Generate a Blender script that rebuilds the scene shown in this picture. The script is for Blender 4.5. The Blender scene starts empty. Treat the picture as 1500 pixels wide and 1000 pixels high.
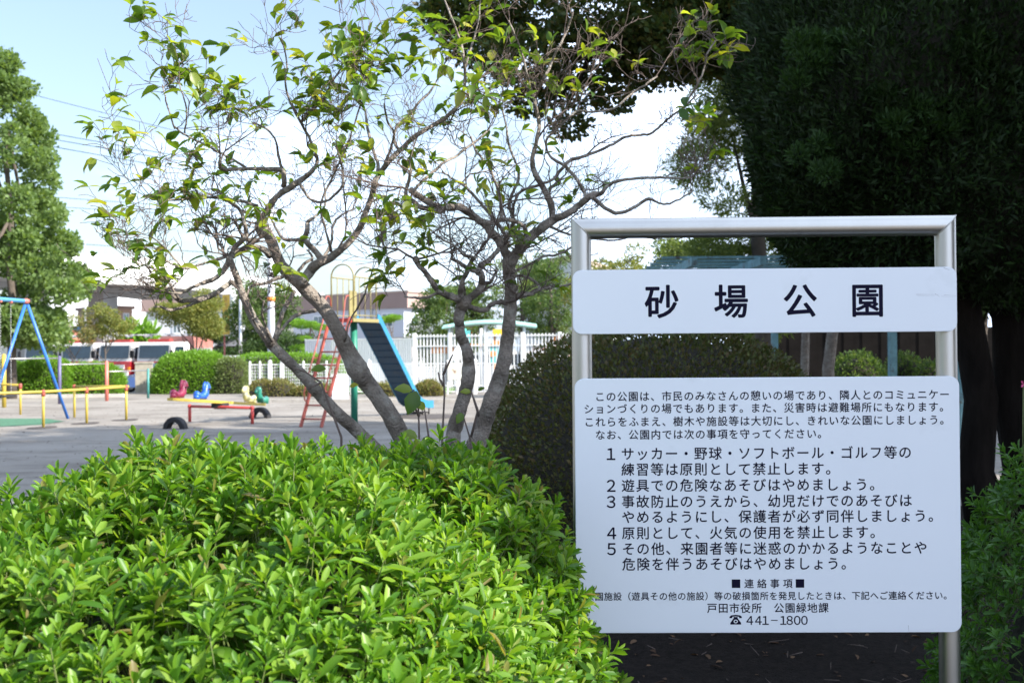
import bpy, math, random
import numpy as np
from mathutils import Vector, Matrix, Euler

# ---------------------------------------------------------------- camera, sky, sun, exposure
SC = bpy.context.scene
COL = SC.collection
F = 1614.0; CAMH = 1.55
PITCH = math.atan(12 / F); ROLL = -0.0075
CR = (Matrix.Rotation(math.pi/2 + PITCH, 3, 'X') @ Matrix.Rotation(ROLL, 3, 'Z'))
cam_d = bpy.data.cameras.new('camera'); cam = bpy.data.objects.new('camera', cam_d); COL.objects.link(cam)
cam.matrix_world = Matrix.Translation((0, 0, CAMH)) @ CR.to_4x4()
cam_d.sensor_width = 22.3; cam_d.lens = F * 22.3 / 1500; cam_d.clip_start = .05; cam_d.clip_end = 3000
cam_d.dof.use_dof = True; cam_d.dof.focus_distance = 3.15; cam_d.dof.aperture_fstop = 4.5
SC.camera = cam
SUN_AZ = Vector((0.90, -0.44)).normalized(); SUN_EL = math.radians(35)
SC.world = bpy.data.worlds.new('World'); SC.world.use_nodes = True
wn = SC.world.node_tree; wn.nodes.clear()
def N(nt, t, **k):
    n = nt.nodes.new(t)
    for a, b in k.items():
        if a in n.inputs: n.inputs[a].default_value = b
        else: setattr(n, a, b)
    return n
sky = N(wn, 'ShaderNodeTexSky', sky_type='NISHITA', sun_disc=False)
sky.sun_elevation = SUN_EL; sky.sun_rotation = math.atan2(SUN_AZ.x, SUN_AZ.y)
sky.air_density = 1.0; sky.dust_density = 2.2; sky.ozone_density = 1.0
tc = N(wn, 'ShaderNodeTexCoord'); mp = N(wn, 'ShaderNodeMapping'); mp.inputs['Scale'].default_value = (1.1, 1.1, 3.4)
mp.inputs['Location'].default_value = (0.35, 0.2, 0.1)
no = N(wn, 'ShaderNodeTexNoise', Scale=2.3, Detail=7.0, Roughness=.55, Distortion=.35)
cr = N(wn, 'ShaderNodeValToRGB'); cr.color_ramp.elements[0].position = .40; cr.color_ramp.elements[1].position = .64; cr.color_ramp.elements[0].color = (.09, .09, .09, 1)
mx = N(wn, 'ShaderNodeMixRGB'); mx.inputs['Color2'].default_value = (7.2, 8.6, 11.0, 1)
bg = N(wn, 'ShaderNodeBackground', Strength=.118); wo = N(wn, 'ShaderNodeOutputWorld')
L = wn.links.new
L(tc.outputs['Generated'], mp.inputs['Vector']); L(mp.outputs[0], no.inputs['Vector']); 
sp_ = N(wn, 'ShaderNodeSeparateXYZ'); L(tc.outputs['Generated'], sp_.inputs[0])
gr_ = N(wn, 'ShaderNodeMapRange'); gr_.inputs['From Min'].default_value = -.45; gr_.inputs['From Max'].default_value = .25; gr_.inputs['To Min'].default_value = -.25; gr_.inputs['To Max'].default_value = .16
L(sp_.outputs['X'], gr_.inputs['Value']); ad_ = N(wn, 'ShaderNodeMath', operation='ADD'); L(no.outputs['Fac'], ad_.inputs[0]); L(gr_.outputs[0], ad_.inputs[1]); L(ad_.outputs[0], cr.inputs[0])
L(sky.outputs[0], mx.inputs['Color1']); L(cr.outputs[0], mx.inputs['Fac']); L(mx.outputs[0], bg.inputs['Color']); L(bg.outputs[0], wo.inputs[0])
sun_d = bpy.data.lights.new('sun', 'SUN'); sun_d.energy = 5.0; sun_d.angle = math.radians(.5); sun_d.color = (1, .95, .86)
sun = bpy.data.objects.new('sun', sun_d); COL.objects.link(sun); sun.location = (10, -5, 20)
SUN_V = Vector((SUN_AZ.x*math.cos(SUN_EL), SUN_AZ.y*math.cos(SUN_EL), math.sin(SUN_EL)))
sun.rotation_euler = SUN_V.to_track_quat('Z', 'Y').to_euler()
SC.view_settings.view_transform = 'Standard'; SC.view_settings.look = 'None'
SC.view_settings.exposure = 1.12; SC.view_settings.gamma = 1; SC.view_settings.use_curve_mapping = False
SC.render.engine = 'CYCLES'
SC.cycles.max_bounces = 8; SC.cycles.diffuse_bounces = 4; SC.cycles.glossy_bounces = 3
SC.cycles.transmission_bounces = 4; SC.cycles.transparent_max_bounces = 8; SC.cycles.use_denoising = True

# ---------------------------------------------------------------- helpers
def P(px, py, d):
    """point seen at pixel px,py of the 1500x1000 photograph at depth y = d"""
    r = CR @ Vector(((px-750)/F, -(py-500)/F, -1)); s = d / r.y
    return Vector((r.x*s, d, CAMH + r.z*s))
def G(px, py, z=0):
    r = CR @ Vector(((px-750)/F, -(py-500)/F, -1)); s = (z-CAMH) / r.z
    return Vector((r.x*s, r.y*s, z))
def proj(p):
    q = CR.transposed() @ (Vector(p) - Vector((0, 0, CAMH)))
    return 750 + F*q.x/-q.z, 500 - F*q.y/-q.z
WM = {}
def setprops(o, label=None, cat=None, group=None, kind=None):
    if label: o['label'] = label
    if cat: o['category'] = cat
    if group: o['group'] = group
    if kind: o['kind'] = kind
    return o
def thing(name, label, cat, loc=(0, 0, 0), rotz=0, group=None):
    o = bpy.data.objects.new(name, None); COL.objects.link(o); o.empty_display_size = .2
    o.location = loc; o.rotation_euler = (0, 0, rotz)
    WM[o.name] = Matrix.Translation(Vector(loc)) @ Matrix.Rotation(rotz, 4, 'Z')
    return setprops(o, label, cat, group)
def copy_tree(o, parent=None):
    c = o.copy(); COL.objects.link(c)
    if parent is not None: c.parent = parent
    WM[c.name] = WM.get(o.name, Matrix())
    for ch in list(o.children): copy_tree(ch, c)
    return c
def mesh_np(name, V, FA, mats=None, smooth=False):
    """V (n,3); FA list of (k,m) int arrays with m = 3 or 4"""
    m = bpy.data.meshes.new(name); V = np.asarray(V, np.float32)
    m.vertices.add(len(V)); m.vertices.foreach_set('co', V.ravel())
    loops = np.concatenate([f.ravel() for f in FA]).astype(np.int32)
    tot = np.concatenate([np.full(len(f), f.shape[1]) for f in FA]).astype(np.int32)
    st = np.concatenate([[0], np.cumsum(tot)[:-1]]).astype(np.int32)
    m.loops.add(len(loops)); m.loops.foreach_set('vertex_index', loops)
    m.polygons.add(len(tot)); m.polygons.foreach_set('loop_start', st); m.polygons.foreach_set('loop_total', tot)
    if smooth: m.polygons.foreach_set('use_smooth', np.ones(len(tot), bool))
    m.update(calc_edges=True)
    for a in (mats or []): m.materials.append(a)
    return m
def link(name, mesh, parent=None, **k):
    o = bpy.data.objects.new(name, mesh); COL.objects.link(o)
    if parent is not None:
        o.parent = parent; WM[o.name] = WM.get(parent.name, Matrix())
    return setprops(o, **k)
def to_local(V, parent):
    if parent is None: return np.asarray(V)
    M = np.array(WM.get(parent.name, Matrix()).inverted()); V = np.asarray(V, float)
    return V @ M[:3, :3].T + M[:3, 3]

class MB:
    def __init__(s): s.v = []; s.f = []; s.sm = []
    def add(s, vs, fs, smooth=False):
        b = len(s.v); s.v += [tuple(v) for v in vs]; s.f += [tuple(i+b for i in f) for f in fs]; s.sm += [smooth]*len(fs); return s
    def box(s, c, d, rz=0, ax=None):
        c = Vector(c); hx, hy, hz = d[0]/2, d[1]/2, d[2]/2
        R = ax if ax is not None else Matrix.Rotation(rz, 3, 'Z')
        vs = [c + R @ Vector((x*hx, y*hy, z*hz)) for x in (-1, 1) for y in (-1, 1) for z in (-1, 1)]
        return s.add(vs, [(0,1,3,2),(4,6,7,5),(0,4,5,1),(2,3,7,6),(0,2,6,4),(1,5,7,3)])
    def beam(s, a, b, w, h=None):
        a = Vector(a); b = Vector(b); h = h or w; d = (b-a); l = d.length; d.normalize()
        up = Vector((0,0,1)) if abs(d.z) < .95 else Vector((1,0,0))
        x = d.cross(up).normalized(); z = x.cross(d)
        R = Matrix((x, d, z)).transposed()
        return s.box((a+b)/2, (w, l, h), ax=R)
    def prism(s, poly, axis_a, axis_b, org, ext):
        """poly in 2D; extruded along ext vector"""
        A = Vector(axis_a); B = Vector(axis_b); O = Vector(org); E_ = Vector(ext); n = len(poly)
        vs = [O + A*p[0] + B*p[1] for p in poly] + [O + A*p[0] + B*p[1] + E_ for p in poly]
        fs = [tuple(range(n-1, -1, -1)), tuple(range(n, 2*n))] + [(i, (i+1) % n, n+(i+1) % n, n+i) for i in range(n)]
        return s.add(vs, fs)
    def tube(s, pts, rad, n=8, cap=True, smooth=True):
        pts = [Vector(p) for p in pts]; m = len(pts)
        if not hasattr(rad, '__len__'): rad = [rad]*m
        t0 = (pts[1]-pts[0]).normalized()
        ref = Vector((0,0,1)) if abs(t0.z) < .9 else Vector((1,0,0))
        x = t0.cross(ref).normalized(); vs = []
        for i in range(m):
            a = pts[max(i-1, 0)]; b = pts[min(i+1, m-1)]; t = (b-a)
            t = t.normalized() if t.length > 1e-9 else t0
            x = (x - t*x.dot(t)); x = x.normalized() if x.length > 1e-6 else t.orthogonal().normalized()
            y = t.cross(x)
            for k in range(n):
                an = 2*math.pi*k/n; vs.append(pts[i] + (x*math.cos(an) + y*math.sin(an))*rad[i])
        fs = [(i*n+k, i*n+(k+1) % n, (i+1)*n+(k+1) % n, (i+1)*n+k) for i in range(m-1) for k in range(n)]
        b = len(s.v); s.add(vs, fs, smooth)
        if cap: s.f += [tuple(b+k for k in range(n-1, -1, -1)), tuple(b+(m-1)*n+k for k in range(n))]; s.sm += [False]*2
        return s
    def ball(s, c, r, n=10, k=6, sc=(1,1,1)):
        c = Vector(c); vs = []
        for i in range(k+1):
            a = math.pi*i/k
            for j in range(n):
                b = 2*math.pi*j/n
                vs.append(c + Vector((math.sin(a)*math.cos(b)*r*sc[0], math.sin(a)*math.sin(b)*r*sc[1], math.cos(a)*r*sc[2])))
        return s.add(vs, [(i*n+j, (i+1)*n+j, (i+1)*n+(j+1) % n, i*n+(j+1) % n) for i in range(k) for j in range(n)], True)
    def build(s, name, mat, parent=None, world=True, **k):
        m = bpy.data.meshes.new(name)
        V = to_local(s.v, parent) if world else np.array(s.v, float)
        m.from_pydata([tuple(v) for v in V], [], s.f)
        m.polygons.foreach_set('use_smooth', s.sm); m.materials.append(mat)
        m.validate(); m.update()
        return link(name, m, parent, **k)

# ---------------------------------------------------------------- materials
def new_mat(name):
    m = bpy.data.materials.new(name); m.use_nodes = True; nt = m.node_tree
    return m, nt, nt.nodes['Principled BSDF'], nt.nodes['Material Output']
def mat(name, col, rough=.6, metal=0, var=.0, scale=8, bump=0, bscale=60, spec=.5, coat=0, dirt=None, dscale=3, dpos=(.5, .7), stretch=(1,1,1)):
    m, nt, b, o = new_mat(name); L = nt.links.new
    b.inputs['Roughness'].default_value = rough; b.inputs['Metallic'].default_value = metal
    b.inputs['Specular IOR Level'].default_value = spec; b.inputs['Coat Weight'].default_value = coat
    tc = N(nt, 'ShaderNodeTexCoord'); mp = N(nt, 'ShaderNodeMapping'); mp.inputs['Scale'].default_value = stretch; L(tc.outputs['Object'], mp.inputs[0])
    src = None
    if var:
        n = N(nt, 'ShaderNodeTexNoise', Scale=scale, Detail=5.0, Roughness=.6); L(mp.outputs[0], n.inputs['Vector'])
        r = N(nt, 'ShaderNodeValToRGB'); e = r.color_ramp.elements; e[0].position = .3; e[1].position = .7
        e[0].color = tuple(c*(1-var) for c in col) + (1,); e[1].color = tuple(min(1, c*(1+var)) for c in col) + (1,)
        L(n.outputs['Fac'], r.inputs[0]); src = r.outputs[0]
    else: b.inputs['Base Color'].default_value = tuple(col) + (1,)
    if dirt:
        n = N(nt, 'ShaderNodeTexNoise', Scale=dscale, Detail=6.0, Roughness=.65); L(mp.outputs[0], n.inputs['Vector'])
        r = N(nt, 'ShaderNodeMapRange'); r.inputs['From Min'].default_value = dpos[0]; r.inputs['From Max'].default_value = dpos[1]; L(n.outputs['Fac'], r.inputs['Value'])
        x = N(nt, 'ShaderNodeMixRGB'); x.inputs['Color2'].default_value = tuple(dirt) + (1,); L(r.outputs[0], x.inputs['Fac'])
        if src: L(src, x.inputs['Color1'])
        else: x.inputs['Color1'].default_value = tuple(col) + (1,)
        src = x.outputs[0]
    if src: L(src, b.inputs['Base Color'])
    if bump:
        n = N(nt, 'ShaderNodeTexNoise', Scale=bscale, Detail=4.0); L(mp.outputs[0], n.inputs['Vector'])
        u = N(nt, 'ShaderNodeBump', Strength=bump, Distance=.02); L(n.outputs['Fac'], u.inputs['Height']); L(u.outputs[0], b.inputs['Normal'])
    return m
def leaf_mat(name, cols, trans=.45, rough=.45, spec=.35, tcol=None, per='island'):
    """leaf: each leaf (mesh island or object) takes its own tone; light passes through"""
    m, nt, b, o = new_mat(name); L = nt.links.new
    b.inputs['Roughness'].default_value = rough; b.inputs['Specular IOR Level'].default_value = spec
    if per == 'island': g = N(nt, 'ShaderNodeNewGeometry').outputs['Random Per Island']
    else: g = N(nt, 'ShaderNodeObjectInfo').outputs['Random']
    r = N(nt, 'ShaderNodeValToRGB'); el = r.color_ramp.elements
    while len(el) < len(cols): el.new(.5)
    for i, c in enumerate(cols): el[i].position = i/(len(cols)-1); el[i].color = tuple(c) + (1,)
    L(g, r.inputs[0]); L(r.outputs[0], b.inputs['Base Color'])
    t = N(nt, 'ShaderNodeBsdfTranslucent'); h = N(nt, 'ShaderNodeMixRGB', blend_type='MULTIPLY'); h.inputs['Fac'].default_value = 1
    h.inputs['Color2'].default_value = tuple(tcol or (1.5, 1.45, .6)) + (1,); L(r.outputs[0], h.inputs['Color1']); L(h.outputs[0], t.inputs['Color'])
    x = N(nt, 'ShaderNodeMixShader'); x.inputs[0].default_value = trans
    L(b.outputs[0], x.inputs[1]); L(t.outputs[0], x.inputs[2]); L(x.outputs[0], o.inputs['Surface'])
    return m
def glass(name, col, rough=.08):
    return mat(name, col, rough, spec=.9, var=.35, scale=1.2)
M = dict(
    panel=mat('sign_panel', (.72, .745, .80), .32, var=.015, scale=2.5, dirt=(.62, .64, .68), dscale=5, dpos=(.62, .85)),
    edge=mat('sign_edge', (.35, .33, .33), .4, metal=.6),
    ink=mat('ink', (.008, .007, .022), .8, spec=.08),
    steel=mat('steel', (.47, .455, .43), .36, metal=.95, var=.05, scale=9, bump=.02, bscale=200, stretch=(1, 1, .12)),
    bark=mat('bark', (.23, .19, .16), .9, var=.30, scale=28, bump=.9, bscale=85, dirt=(.34, .31, .27), dscale=13, dpos=(.5, .66)),
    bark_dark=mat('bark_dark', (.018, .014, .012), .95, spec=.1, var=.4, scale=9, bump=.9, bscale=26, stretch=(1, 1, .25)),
    twig=mat('twig', (.13, .095, .08), .85, var=.3, scale=40),
    bark_far=mat('bark_far', (.10, .08, .065), .9, var=.3, scale=6),
    green_stem=mat('green_stem', (.12, .15, .045), .6, var=.2, scale=50),
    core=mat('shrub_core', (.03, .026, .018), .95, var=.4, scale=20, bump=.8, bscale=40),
    soil=mat('soil', (.017, .013, .011), .95, spec=.12, var=.5, scale=30, bump=1, bscale=90),
    white=mat('white_paint', (.78, .78, .77), .45, var=.04, scale=5, dirt=(.5, .47, .42), dscale=4, dpos=(.62, .8)),
    white_wall=mat('white_wall', (.72, .73, .74), .7, var=.03, scale=.6, dirt=(.55, .54, .52), dscale=.9, dpos=(.55, .8), stretch=(1, 1, .3)),
    lilac_wall=mat('lilac_wall', (.60, .61, .66), .7, var=.03, scale=.6),
    yellow=mat('yellow_paint', (.46, .34, .05), .45, var=.08, scale=9, dirt=(.30, .20, .08), dscale=14, dpos=(.6, .75)),
    pale_yellow=mat('pale_yellow_paint', (.62, .55, .22), .5, var=.12, scale=12, dirt=(.55, .55, .50), dscale=9, dpos=(.5, .7)),
    guard=mat('guard_yellow_paint', (.26, .22, .085), .5, var=.15, scale=12, dirt=(.32, .24, .15), dscale=14, dpos=(.55, .75)),
    blue=mat('blue_paint', (.03, .15, .52), .38, var=.08, scale=8, dirt=(.10, .17, .28), dscale=12, dpos=(.62, .8)),
    light_blue=mat('light_blue_paint', (.09, .36, .60), .4, var=.08, scale=8),
    slide_shaded_blue=mat('slide_shaded_blue', (.012, .05, .10), .5, var=.12, scale=6, dirt=(.05, .07, .09), dscale=7, dpos=(.55, .75)),  # darker than the chute sides: shade of the underside is put into the colour
    slide_side=mat('slide_side_paint', (.03, .20, .36), .45, var=.1, scale=6),
    red=mat('red_paint', (.46, .05, .045), .42, var=.12, scale=8, dirt=(.25, .10, .07), dscale=11, dpos=(.58, .75)),
    brick_red=mat('brick_red_paint', (.36, .075, .05), .5, var=.15, scale=12, dirt=(.22, .09, .06), dscale=15, dpos=(.55, .7)),
    coral=mat('coral_paint', (.60, .16, .12), .45, var=.1, scale=8),
    purple=mat('purple_paint', (.11, .10, .20), .5, var=.12, scale=8),
    teal=mat('teal_paint', (.05, .22, .20), .5, var=.14, scale=8),
    green=mat('green_paint', (.02, .20, .13), .45, var=.12, scale=8),
    turquoise=mat('turquoise_paint', (.10, .42, .40), .5, var=.1, scale=5),
    teal_wood=mat('teal_wood', (.17, .33, .38), .75, var=.25, scale=9, dirt=(.10, .09, .08), dscale=6, dpos=(.56, .68)),
    horse_red=mat('horse_red', (.33, .022, .065), .35, coat=.4, var=.1, scale=14),
    horse_blue=mat('horse_blue', (.015, .10, .50), .35, coat=.4, var=.1, scale=14),
    horse_yellow=mat('horse_yellow', (.55, .50, .20), .45, coat=.2, var=.2, scale=14, dirt=(.6, .6, .56), dscale=9, dpos=(.5, .65)),
    horse_green=mat('horse_green', (.01, .17, .11), .35, coat=.4, var=.1, scale=14),
    rubber=mat('rubber', (.022, .020, .022), .8, var=.3, scale=12, bump=.4, bscale=50),
    steel_bar=mat('steel_bar', (.42, .40, .39), .4, metal=.8),
    stone=mat('gate_stone', (.30, .27, .22), .9, var=.2, scale=6, bump=.4, bscale=30),
    kerb=mat('kerb_concrete', (.46, .42, .37), .9, var=.15, scale=5, bump=.3),
    truck_red=mat('truck_red', (.45, .018, .03), .25, coat=.7),
    truck_white=mat('truck_white', (.80, .76, .72), .3, coat=.5),
    truck_brown=mat('truck_body', (.40, .17, .14), .5, var=.2, scale=2),
    dark=mat('dark_void', (.02, .02, .022), .7),
    glass=glass('dark_glass', (.02, .035, .05)),
    glass2=glass('window_glass', (.16, .22, .24), .12),
    amber=mat('amber_lens', (.70, .22, .02), .3),
    lens=mat('headlamp_lens', (.7, .7, .68), .15, spec=.8),
    silver=mat('silver_paint', (.55, .56, .58), .28, metal=.5, coat=.5),
    car_teal=mat('car_teal', (.12, .34, .26), .35, coat=.4),
    car_navy=mat('car_navy', (.03, .06, .16), .3, coat=.6),
    tan=mat('tan_wall', (.47, .31, .22), .85, var=.06, scale=1.2),
    tan_dark=mat('roof_fascia', (.33, .22, .17), .8, var=.05, scale=1),
    brown=mat('brown_band', (.34, .24, .21), .85, var=.05, scale=.7),
    fascia_light=mat('fascia_light', (.56, .43, .34), .85, var=.05, scale=.7),
    roof_grey=mat('roof_grey', (.20, .19, .20), .8, var=.15, scale=2),
    red_roof=mat('red_roof', (.42, .16, .12), .8, var=.15, scale=1.4),
    blue_roof=mat('blue_roof', (.08, .30, .55), .5, var=.1, scale=1.4),
    concrete=mat('concrete', (.42, .41, .39), .85, var=.1, scale=.5, dirt=(.28, .27, .25), dscale=.5, dpos=(.5, .75), stretch=(1, 1, .2)),
    barrier=mat('barrier_white', (.74, .75, .74), .6, var=.04, scale=.3),
    sign_yellow=mat('sign_yellow', (.72, .47, .04), .5),
    sign_mark=mat('sign_brown_ink', (.30, .16, .03), .6),
    cream=mat('cream_board', (.68, .66, .52), .5),
    orange=mat('orange_paint', (.68, .22, .03), .5, var=.08, scale=4),
    canopy=mat('canopy_panel', (.36, .62, .52), .4, var=.08, scale=1),
    pink=mat('pink_wall', (.62, .42, .36), .85, var=.06, scale=1),
    wire=mat('cable', (.05, .06, .08), .7),
    turf=mat('green_mat', (.06, .16, .09), .95, var=.3, scale=18, bump=.6, bscale=80),
    dirt_pad=mat('rubber_pad', (.075, .06, .052), .95, var=.3, scale=20),
    wood_dark=mat('dark_fence', (.012, .010, .009), .9, spec=.1, var=.3, scale=3),
    dead=leaf_mat('dead_leaf', [(.07, .04, .025), (.20, .12, .07), (.04, .025, .018), (.09, .05, .03)], .15, .8, .2, (1, .8, .5)),
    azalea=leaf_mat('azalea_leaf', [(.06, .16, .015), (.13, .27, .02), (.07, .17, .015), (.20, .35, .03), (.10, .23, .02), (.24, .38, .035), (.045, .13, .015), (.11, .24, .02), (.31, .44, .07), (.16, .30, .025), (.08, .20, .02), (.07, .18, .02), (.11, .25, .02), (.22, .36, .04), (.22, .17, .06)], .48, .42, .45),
    azalea_shaded=leaf_mat('azalea_leaf_shaded', [(.05, .13, .022), (.08, .19, .03), (.11, .25, .035)], .38, .40, .45),  # azalea leaf again, with the shade on the right bush put into its colours
    azalea_one=leaf_mat('azalea_leaf_single', [(.07, .18, .015), (.12, .26, .02), (.19, .34, .03), (.09, .21, .02), (.26, .41, .06)], .42, .42, .45, per='object'),
    tleaf=leaf_mat('tree_leaf', [(.07, .14, .03), (.11, .20, .04), (.17, .26, .04), (.26, .32, .04), (.08, .16, .03), (.13, .21, .03), (.36, .38, .05)], .52, .38, .5, (1.7, 1.6, .45)),
    tleaf_one=leaf_mat('tree_leaf_single', [(.06, .13, .03), (.10, .18, .035), (.14, .23, .04), (.22, .30, .04), (.07, .15, .03), (.28, .34, .05), (.08, .16, .03), (.13, .22, .03), (.40, .38, .05), (.08, .15, .03)], .52, .38, .5, (1.7, 1.6, .45), per='object'),
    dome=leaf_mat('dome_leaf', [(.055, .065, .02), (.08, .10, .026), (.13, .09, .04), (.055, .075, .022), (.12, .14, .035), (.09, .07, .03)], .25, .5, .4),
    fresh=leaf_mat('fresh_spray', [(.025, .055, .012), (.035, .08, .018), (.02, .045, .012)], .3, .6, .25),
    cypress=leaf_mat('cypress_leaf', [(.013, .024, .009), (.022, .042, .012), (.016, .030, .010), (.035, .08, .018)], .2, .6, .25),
    conifer=leaf_mat('conifer_leaf', [(.09, .14, .04), (.14, .19, .05), (.20, .25, .07), (.07, .12, .035)], .3, .6, .3),
    overhead=leaf_mat('overhead_leaf', [(.035, .06, .015), (.05, .085, .02), (.08, .10, .02), (.10, .08, .02)], .3, .5, .3),
    ginkgo=leaf_mat('big_tree_leaf', [(.09, .15, .045), (.13, .20, .06), (.18, .26, .08), (.10, .17, .05)], .45, .5, .4),
    olive=leaf_mat('olive_leaf', [(.14, .17, .04), (.20, .22, .06), (.17, .20, .05), (.26, .22, .06)], .4, .6, .3),
    hedge=leaf_mat('hedge_leaf', [(.10, .21, .02), (.15, .29, .03), (.20, .36, .04), (.12, .25, .025)], .4, .5, .35),
    hedge_dull=leaf_mat('dull_hedge_leaf', [(.12, .17, .06), (.18, .22, .08), (.10, .15, .05)], .35, .6, .3),
    strip=leaf_mat('low_shrub_leaf', [(.16, .15, .05), (.22, .19, .07), (.12, .16, .04), (.24, .17, .09)], .35, .6, .3),
    midgreen=leaf_mat('mid_tree_leaf', [(.05, .10, .03), (.08, .14, .04), (.11, .17, .05), (.14, .18, .06)], .4, .55, .3),
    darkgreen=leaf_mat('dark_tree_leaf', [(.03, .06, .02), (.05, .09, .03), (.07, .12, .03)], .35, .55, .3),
    lawn=leaf_mat('lawn_blade', [(.12, .27, .03), (.18, .36, .05)], .4, .6, .3),
)

# ground: sandy playground, darker organic streaks, distance asphalt
def ground_mat():
    m, nt, b, o = new_mat('sandy_ground'); L = nt.links.new
    tc = N(nt, 'ShaderNodeTexCoord')
    a = N(nt, 'ShaderNodeTexNoise', Scale=.35, Detail=8.0, Roughness=.62); L(tc.outputs['Object'], a.inputs['Vector'])
    r = N(nt, 'ShaderNodeValToRGB'); e = r.color_ramp.elements
    e[0].position = .33; e[0].color = (.21, .185, .16, 1); e[1].position = .62; e[1].color = (.30, .272, .24, 1)
    L(a.outputs['Fac'], r.inputs[0])
    g = N(nt, 'ShaderNodeTexNoise', Scale=60.0, Detail=3.0); L(tc.outputs['Object'], g.inputs['Vector'])
    gr = N(nt, 'ShaderNodeMapRange'); gr.inputs['To Min'].default_value = .72; gr.inputs['To Max'].default_value = 1.25; L(g.outputs['Fac'], gr.inputs['Value'])
    x = N(nt, 'ShaderNodeMixRGB', blend_type='MULTIPLY'); x.inputs['Fac'].default_value = 1; L(r.outputs[0], x.inputs['Color1']); L(gr.outputs[0], x.inputs['Color2'])
    d = N(nt, 'ShaderNodeTexNoise', Scale=.9, Detail=7.0, Roughness=.7); mpp = N(nt, 'ShaderNodeMapping'); mpp.inputs['Scale'].default_value = (.5, 1.3, 1); L(tc.outputs['Object'], mpp.inputs[0]); L(mpp.outputs[0], d.inputs['Vector'])
    dr = N(nt, 'ShaderNodeMapRange'); dr.inputs['From Min'].default_value = .50; dr.inputs['From Max'].default_value = .70; dr.inputs['To Max'].default_value = .8; L(d.outputs['Fac'], dr.inputs['Value'])
    y = N(nt, 'ShaderNodeMixRGB'); y.inputs['Color2'].default_value = (.10, .082, .066, 1); L(dr.outputs[0], y.inputs['Fac']); L(x.outputs[0], y.inputs['Color1'])
    L(y.outputs[0], b.inputs['Base Color']); b.inputs['Roughness'].default_value = .95; b.inputs['Specular IOR Level'].default_value = .2
    bp = N(nt, 'ShaderNodeBump', Strength=.6, Distance=.02); L(g.outputs['Fac'], bp.inputs['Height']); L(bp.outputs[0], b.inputs['Normal'])
    return m
M['ground'] = ground_mat()
M['asphalt'] = mat('asphalt', (.16, .16, .165), .9, var=.2, scale=.4, bump=.4, bscale=40)
M['soil_bed'] = M['soil']

# ---------------------------------------------------------------- leaf placement
# template columns: x (across), y (along), z (curl)
LEAF_T = np.array([(0,0,0),(-.28,.26,.06),(0,.26,-.02),(.28,.26,.06),(-.5,.58,.04),(0,.58,-.05),(.5,.58,.04),(-.40,.84,.0),(0,.84,-.08),(.40,.84,.0),(0,1,-.12)], float)
LEAF_F = ([(0,3,2),(0,2,1),(7,8,10),(8,9,10)], [(1,2,5,4),(2,3,6,5),(4,5,8,7),(5,6,9,8)])
TLEAF_T = np.array([(0,0,0),(-.36,.22,.08),(0,.22,.0),(.36,.22,.08),(-.5,.52,.05),(0,.52,-.04),(.5,.52,.05),(-.28,.82,-.06),(0,.82,-.13),(.28,.82,-.06),(0,1.02,-.24)], float)
TLEAF_F = ([(0,3,2),(0,2,1),(7,8,10),(8,9,10)], [(1,2,5,4),(2,3,6,5),(4,5,8,7),(5,6,9,8)])
RH_T = np.array([(0,0,0),(-.5,.5,.04),(0,1,0),(.5,.5,.04)], float); RH_F = ([], [(0,3,2,1)])
def unit(a): return a / np.maximum(np.linalg.norm(a, axis=-1, keepdims=True), 1e-9)
def place(pos, dr, nrm, ln, wd, T=RH_T, FF=RH_F):
    """leaves as arrays; returns V, [tri, quad] index arrays"""
    pos = np.asarray(pos, float); n = len(pos); dr = unit(np.asarray(dr, float)); x = unit(np.cross(dr, nrm)); z = np.cross(x, dr)
    ln = np.broadcast_to(ln, n)[:, None, None]; wd = np.broadcast_to(wd, n)[:, None, None]
    V = pos[:, None] + T[None, :, 0:1]*wd*x[:, None] + T[None, :, 1:2]*ln*dr[:, None] + T[None, :, 2:3]*ln*z[:, None]
    k = len(T); off = (np.arange(n)*k)[:, None, None]; out = []
    for f in FF:
        if len(f): out.append((np.array(f)[None] + off).reshape(-1, len(f[0])))
    return V.reshape(-1, 3), out
def rdir(rg, n): return unit(rg.normal(size=(n, 3)))
def merge(parts):
    V = []; T = []; Q = []; b = 0
    for v, fs in parts:
        V.append(v)
        for f in fs: (T if f.shape[1] == 3 else Q).append(f + b)
        b += len(v)
    out = []
    if T: out.append(np.concatenate(T))
    if Q: out.append(np.concatenate(Q))
    return np.concatenate(V), out
def clumps_cloud(rg, centers, radii, n, size, flat=.75, up=.35, T=RH_T, FF=RH_F, aspect=.55):
    """n leaves spread through clumps, denser to each clump's skin"""
    centers = np.asarray(centers, float); radii = np.asarray(radii, float)
    w = radii**2; idx = rg.choice(len(centers), n, p=w/w.sum())
    d = rdir(rg, n); r = radii[idx]*rg.uniform(.25, 1.0, n)**.5*rg.uniform(.85, 1.12, n)
    pos = centers[idx] + d*r[:, None]*np.array([1, 1, flat])
    ld = unit(d + rdir(rg, n)*.9 + np.array([0, 0, up])); nr = unit(d*.6 + rdir(rg, n)*.8 + np.array([0, 0, .5]))
    s = size*rg.uniform(.6, 1.35, n)
    return place(pos, ld, nr, s, s*aspect, T, FF)
def crown_clumps(rg, c, r, n, cr, shell=.55):
    """clump centres in an ellipsoid"""
    d = rdir(rg, n); rr = rg.uniform(shell, 1, n)**.7
    return np.array(c) + d*rr[:, None]*np.array(r)*.85, cr*rg.uniform(.6, 1.25, n)
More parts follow.
